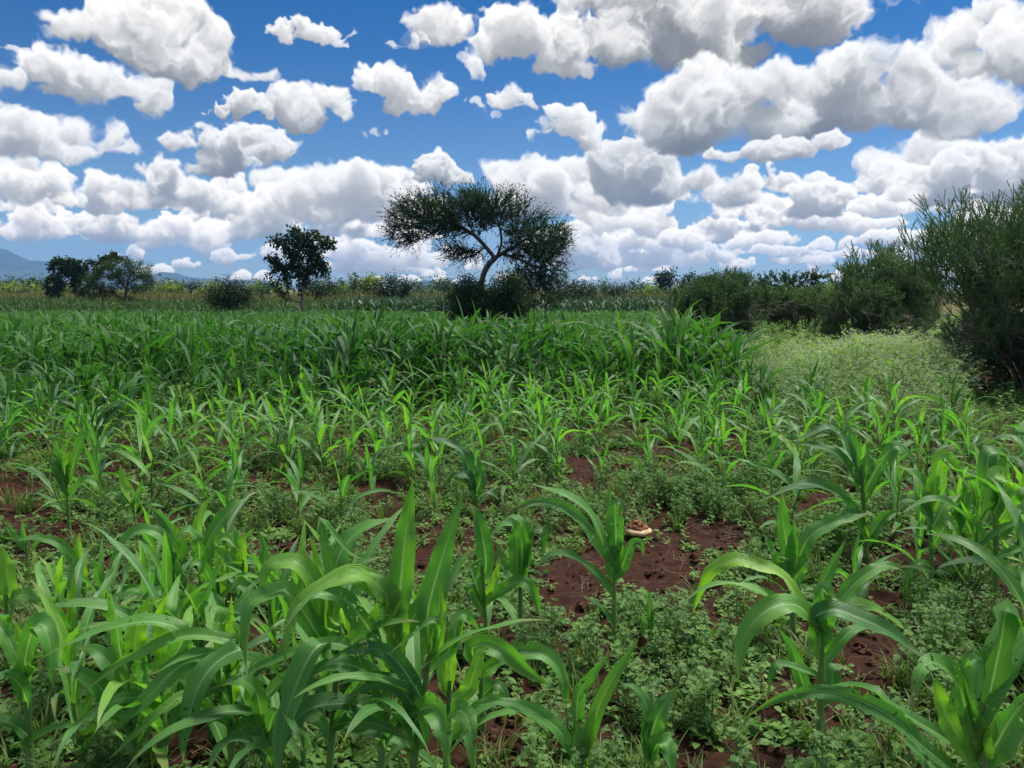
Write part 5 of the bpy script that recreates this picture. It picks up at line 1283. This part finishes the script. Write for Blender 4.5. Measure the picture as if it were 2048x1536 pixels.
# ---------------------------------------------------------------- bushes of thin green sticks on the right
def stick_bush(name, label, Y, foot_px, stems, levels, seg, seed, tone=.4, lean=.0, top=None, dead=90, rbase=.022, width=1.0, fork=3, up=.35, leafn=4.0, tipr=.0042, fill=()):
    """many rising stems that fork again and again into thin sticks"""
    rg = np.random.default_rng(6000 + seed); foot = on_ground(*foot_px); foot = np.array([foot[0] * Y / foot[1], Y, 0.0])
    root = bpy.data.objects.new(name, None); COL.objects.link(root); root.location = foot; root.empty_display_size = .4
    tag(root, label, 'bush', 'stick bushes along the right side')
    P, Q, r0, r1, lev = [], [], [], [], []
    def go(p, d, l, r, k, goal):
        n = 3 if k == 0 else 2
        for j in range(n):
            d = unit(d + rg.normal(0, .16, 3) + np.array([0, 0, .05])); q = p + d * l / n
            P.append(p); Q.append(q); r0.append(r); r1.append(r * .88); lev.append(k); p = q; r *= .88
            if k >= 1 and rg.random() < .5 and k < levels: go(p, unit(d + rg.normal(0, .55, 3) + np.array([0, 0, up * .6])), l * rg.uniform(.5, .8), r * .66, k + 1, goal)
        if k < levels:
            m = fork if k < 2 else rg.choice([2, 2, 3])
            for j in range(m):
                dd = unit(d + rg.normal(0, .42, 3) + np.array([0, 0, up]) + .4 * goal); go(p, dd, l * rg.uniform(.62, .88), max(tipr, r * .72), k + 1, goal)
    for s in stems:                                     # (azimuth, tilt, length factor)
        d = np.array([math.cos(s[0]) * math.sin(s[1]), math.sin(s[0]) * math.sin(s[1]), math.cos(s[1])]); off = np.array([math.cos(s[0]), math.sin(s[0]), 0]) * rg.uniform(.05, .30) * width
        P.append(np.array([0, 0, -.06])); Q.append(off + np.array([0, 0, -.02])); r0.append(rbase * 2); r1.append(rbase * 1.2); lev.append(0)
        go(off + np.array([0, 0, -.03]), unit(d + np.array([lean, 0, 0])), seg * s[2], rbase * rg.uniform(.7, 1.1), 0, unit(d + np.array([lean, 0, .2])))
    P, Q, r0, r1, lev = map(np.array, (P, Q, r0, r1, lev)); wood = lev < 2
    V, F = seg_mesh(P[wood], Q[wood], r0[wood], r1[wood], 6); link('stem', mesh('stem', V, F, None, [M_BARK]), root)
    a = Acc(); g_ = ~wood; m = int(g_.sum()); tn = tone + rg.normal(0, .15, m) + .05 * (lev[g_] - 3)
    V, F = seg_mesh(P[g_], Q[g_], np.maximum(r0[g_], tipr), np.maximum(r1[g_], tipr * .7), 4); A = np.zeros((len(V), 3)); A[:, :2] = .5; A[:, 2] = np.repeat(tn, 8); a.add(V, F, A)
    t = np.where(lev >= max(2, levels - 2))[0]; src = rg.choice(t, int(len(t) * leafn)); tt = rg.random((len(src), 1)); C = P[src] * tt + Q[src] * (1 - tt)
    a.add(*leaf_quads(C, .034 * (Y / 14) ** .5, tone + .1 + rg.normal(0, .2, len(C)), rg, .42, unit(Q[src] - P[src]) * .8)); V, F, A = a.get()
    link('crown', mesh('crown', V, F, A, [M_STICK], False), root)
    if dead:                                            # bare dead twigs hanging in the lower half
        lo = np.where((Q[:, 2] < .55 * Q[:, 2].max()) & (Q[:, 2] > .1))[0]; src = rg.choice(lo, dead); p0 = Q[src]; d = unit(unit(p0 * np.array([1, 1, 0])) + rg.normal(0, .55, (dead, 3))); a = Acc()
        for it in range(4):
            q0 = p0 + d * rg.uniform(.08, .20, (len(p0), 1)); a.add(*seg_mesh(p0, q0, .0058 - .0009 * it, .0050 - .0009 * it, 3))
            d = unit(d + rg.normal(0, .45, d.shape)); p0 = q0
            if it in (0, 1): p0 = np.repeat(p0, 2, 0); d = unit(np.repeat(d, 2, 0) + rg.normal(0, .4, (len(p0), 3)))
        V, F, _ = a.get(); V[:, 2] = np.maximum(V[:, 2], .01); link('dead_twig', mesh('dead_twig', V, F, None, [M_TWIG], False), root)
    return root
def fan(n, rg, t0, t1, az=None, l=(.8, 1.2)):
    return [((2.39996 * i + rg.normal(0, .2)) if az is None else rg.uniform(*az), R(rg.uniform(t0, t1)), rg.uniform(*l)) for i in range(n)]
rs = np.random.default_rng(12)
big = fan(30, rs, 4, 38, None, (.85, 1.2)) + fan(16, rs, 40, 68, None, (.5, .8)) + fan(12, rs, 55, 80, None, (.3, .5))
stick_bush('stick_bush', 'tall stick bush cut by the right frame edge, dead twigs low down', 12.6, (2098,800), big, 5, .87, 1, tone=.40, dead=800, rbase=.026, width=1.9, tipr=.006)
stick_bush('stick_bush', 'rounded stick bush with two pointed tufts on top, second from the right', 18.8, (1762,708), fan(24, rs, 4, 40, None, (.85, 1.2)) + fan(12, rs, 40, 65, None, (.5, .8)), 5, .66, 2, tone=.42, dead=300, rbase=.026, width=1.3, tipr=.007)
stick_bush('stick_bush', 'low green stick bush bridging the gap between the two big ones', 18.0, (1900,735), fan(8, rs, 25, 65, None, (.5, .8)), 3, .34, 3, tone=.45, dead=260, rbase=.020, tipr=.005)
stick_bush('stick_bush', 'broad low stick bush left of the pointed one', 25.0, (1602,680), fan(18, rs, 10, 58, None, (.8, 1.1)), 5, .50, 4, tone=.45, dead=110, rbase=.022, width=1.4, tipr=.0065)
stick_bush('stick_bush', 'dense twiggy stick bush below the slanting acacia', 22.5, (1420,676), fan(24, rs, 4, 42, None, (.8, 1.1)) + fan(14, rs, 40, 70, None, (.4, .7)), 5, .60, 5, tone=.20, dead=260, rbase=.022, width=1.8, tipr=.0065)

# ---------------------------------------------------------------- the fields beyond: dark maize belt, dry brown crop, far ground
def crop_belt(name, label, mat, x0, x1, y0, y1, n, h, protos_, seed, tone):
    rg = np.random.default_rng(seed); x, y = rg.uniform(x0, x1, n), rg.uniform(y0, y1, n)
    acc = Acc(); pick = rg.integers(0, len(protos_), n)
    for k in range(len(protos_)):
        q = pick == k; m = int(q.sum()); acc.add(*scatter(*protos_[k], np.stack([x[q], y[q], 0 * x[q] - .01], -1), rg.uniform(0, 6.28, m), h * rg.uniform(.75, 1.2, m) * (.85 + .3 * fbm2(x[q] * .15, y[q] * .15, seed, 2)), tone + rg.normal(0, .12, m)))
    return tag(acc.obj(name, [mat]), label, 'crop', kind='stuff')
M_DARKCROP = leaf_material('dark_crop_leaf', (.016, .050, .034), (.028, .075, .046), (.050, .105, .055), rough=.5, trans=.2, spots=False, rnd=0, noise_scale=.5)
M_DRYCROP = leaf_material('dry_crop_leaf', (.058, .062, .024), (.096, .090, .038), (.135, .116, .056), rough=.8, spec=.1, trans=.2, spots=False, rnd=0, noise_scale=.12)
crude = []
for k in range(6):
    rg = np.random.default_rng(1200 + k); st, lv = maize(1.0, rg, nleaf=7, nseg=5, ncross=2, tone=.5, upright=.7); a = Acc(); a.add(*st); [a.add(*l) for l in lv]; crude.append(a.get())
crop_belt('dark_maize_belt', 'dark blue green rows of taller maize beyond the near field', M_DARKCROP, -10, 18, 42, 50, 2300, 1.12, crude, 41, .3)
crop_belt('green_crop_belt', 'dull green mixed crop between the near field and the far bushes at the left', M_BUSH, -40, -8, 42, 60, 2300, .95, crude, 42, .45)
crop_belt('dry_crop_belt', 'dry brown crop with tassels in the far field', M_DRYCROP, -80, 70, 74, 110, 5600, 1.12, crude, 43, .4)

# ---------------------------------------------------------------- mountains
M_HILL = plain_material('far_hill', (.035, .050, .030), (.070, .085, .050), .004, .95, 0)
def ridge(prof, Y, wide, seed):
    rg = np.random.default_rng(seed); xs = np.arange(prof[0][0], prof[-1][0] + 1, 4.0); top = np.interp(xs, [p_[0] for p_ in prof], [p_[1] for p_ in prof]); top = np.minimum(top - 1.2 * (fbm2(xs / 22, xs * 0, seed, 4) - .5) * 3, 580)
    k = 26; V = []
    for j in range(k):
        f = j / (k - 1) * 2 - 1; s = max(0, 1 - abs(f)) ** 1.25
        for x_, t_ in zip(xs, top):
            P_ = at_depth(x_, t_, Y); hgt = max(0, P_[2]); n_ = .75 + .5 * fbm2(np.array(x_ / 30.0), np.array(f * 3.0), seed + 3, 3)
            V.append((P_[0] * (1 + f * wide / Y * .0), Y + f * wide, hgt * s * (1 if abs(f) < .01 else n_ * (1 - .1)) - 4))
    nx_ = len(xs); i = (np.arange(k - 1)[:, None] * nx_ + np.arange(nx_ - 1)[None]).ravel()
    return np.array(V), [np.stack([i, i + 1, i + nx_ + 1, i + nx_], -1)]
for nm, prof, Y, wd, sd in (('mountain', [(-420,560),(-260,505),(-120,478),(-40,482),(0,489),(30,500),(60,506),(85,506),(110,514),(180,530),(260,540),(312,542),(345,543),(400,551),(470,555),(520,559),(600,569),(680,578)], 3900, 800, 3),
                            ('hill', [(812,577),(826,566),(846,557),(862,558),(880,562),(900,559),(930,566),(975,566),(1010,572),(1040,578)], 4300, 500, 5), ('hill', [(1236,578),(1248,566),(1262,561),(1276,566),(1292,575),(1304,578)], 4300, 400, 7)):
    V, F = ridge(prof, Y, wd, sd); tag(link(nm, mesh(nm, V, F, None, [M_HILL])), 'long blue mountain slope rising at the far left' if nm == 'mountain' else 'low blue hills on the horizon', kind='structure')

# ---------------------------------------------------------------- air
hz = bpy.data.materials.new('haze'); hz.use_nodes = True; ht = hz.node_tree; ht.nodes.clear()
vo = ht.nodes.new('ShaderNodeVolumePrincipled'); vo.inputs['Color'].default_value = (.22, .50, 1.0, 1); vo.inputs['Density'].default_value = HAZE; vo.inputs['Anisotropy'].default_value = 0.1
ho = ht.nodes.new('ShaderNodeOutputMaterial'); ht.links.new(vo.outputs[0], ho.inputs['Volume'])
hx, hy0, hy1, hz0, hz1 = 5300, -3100, 5260, -6, 262
V = np.array([(x, y, z) for z in (hz0, hz1) for y in (hy0, hy1) for x in (-hx, hx)], float)
F = np.array([(0, 2, 3, 1), (4, 5, 7, 6), (0, 1, 5, 4), (2, 6, 7, 3), (0, 4, 6, 2), (1, 3, 7, 5)])
if HAZE: tag(link('haze', mesh('haze', V, [F], None, [hz], False)), kind='stuff')
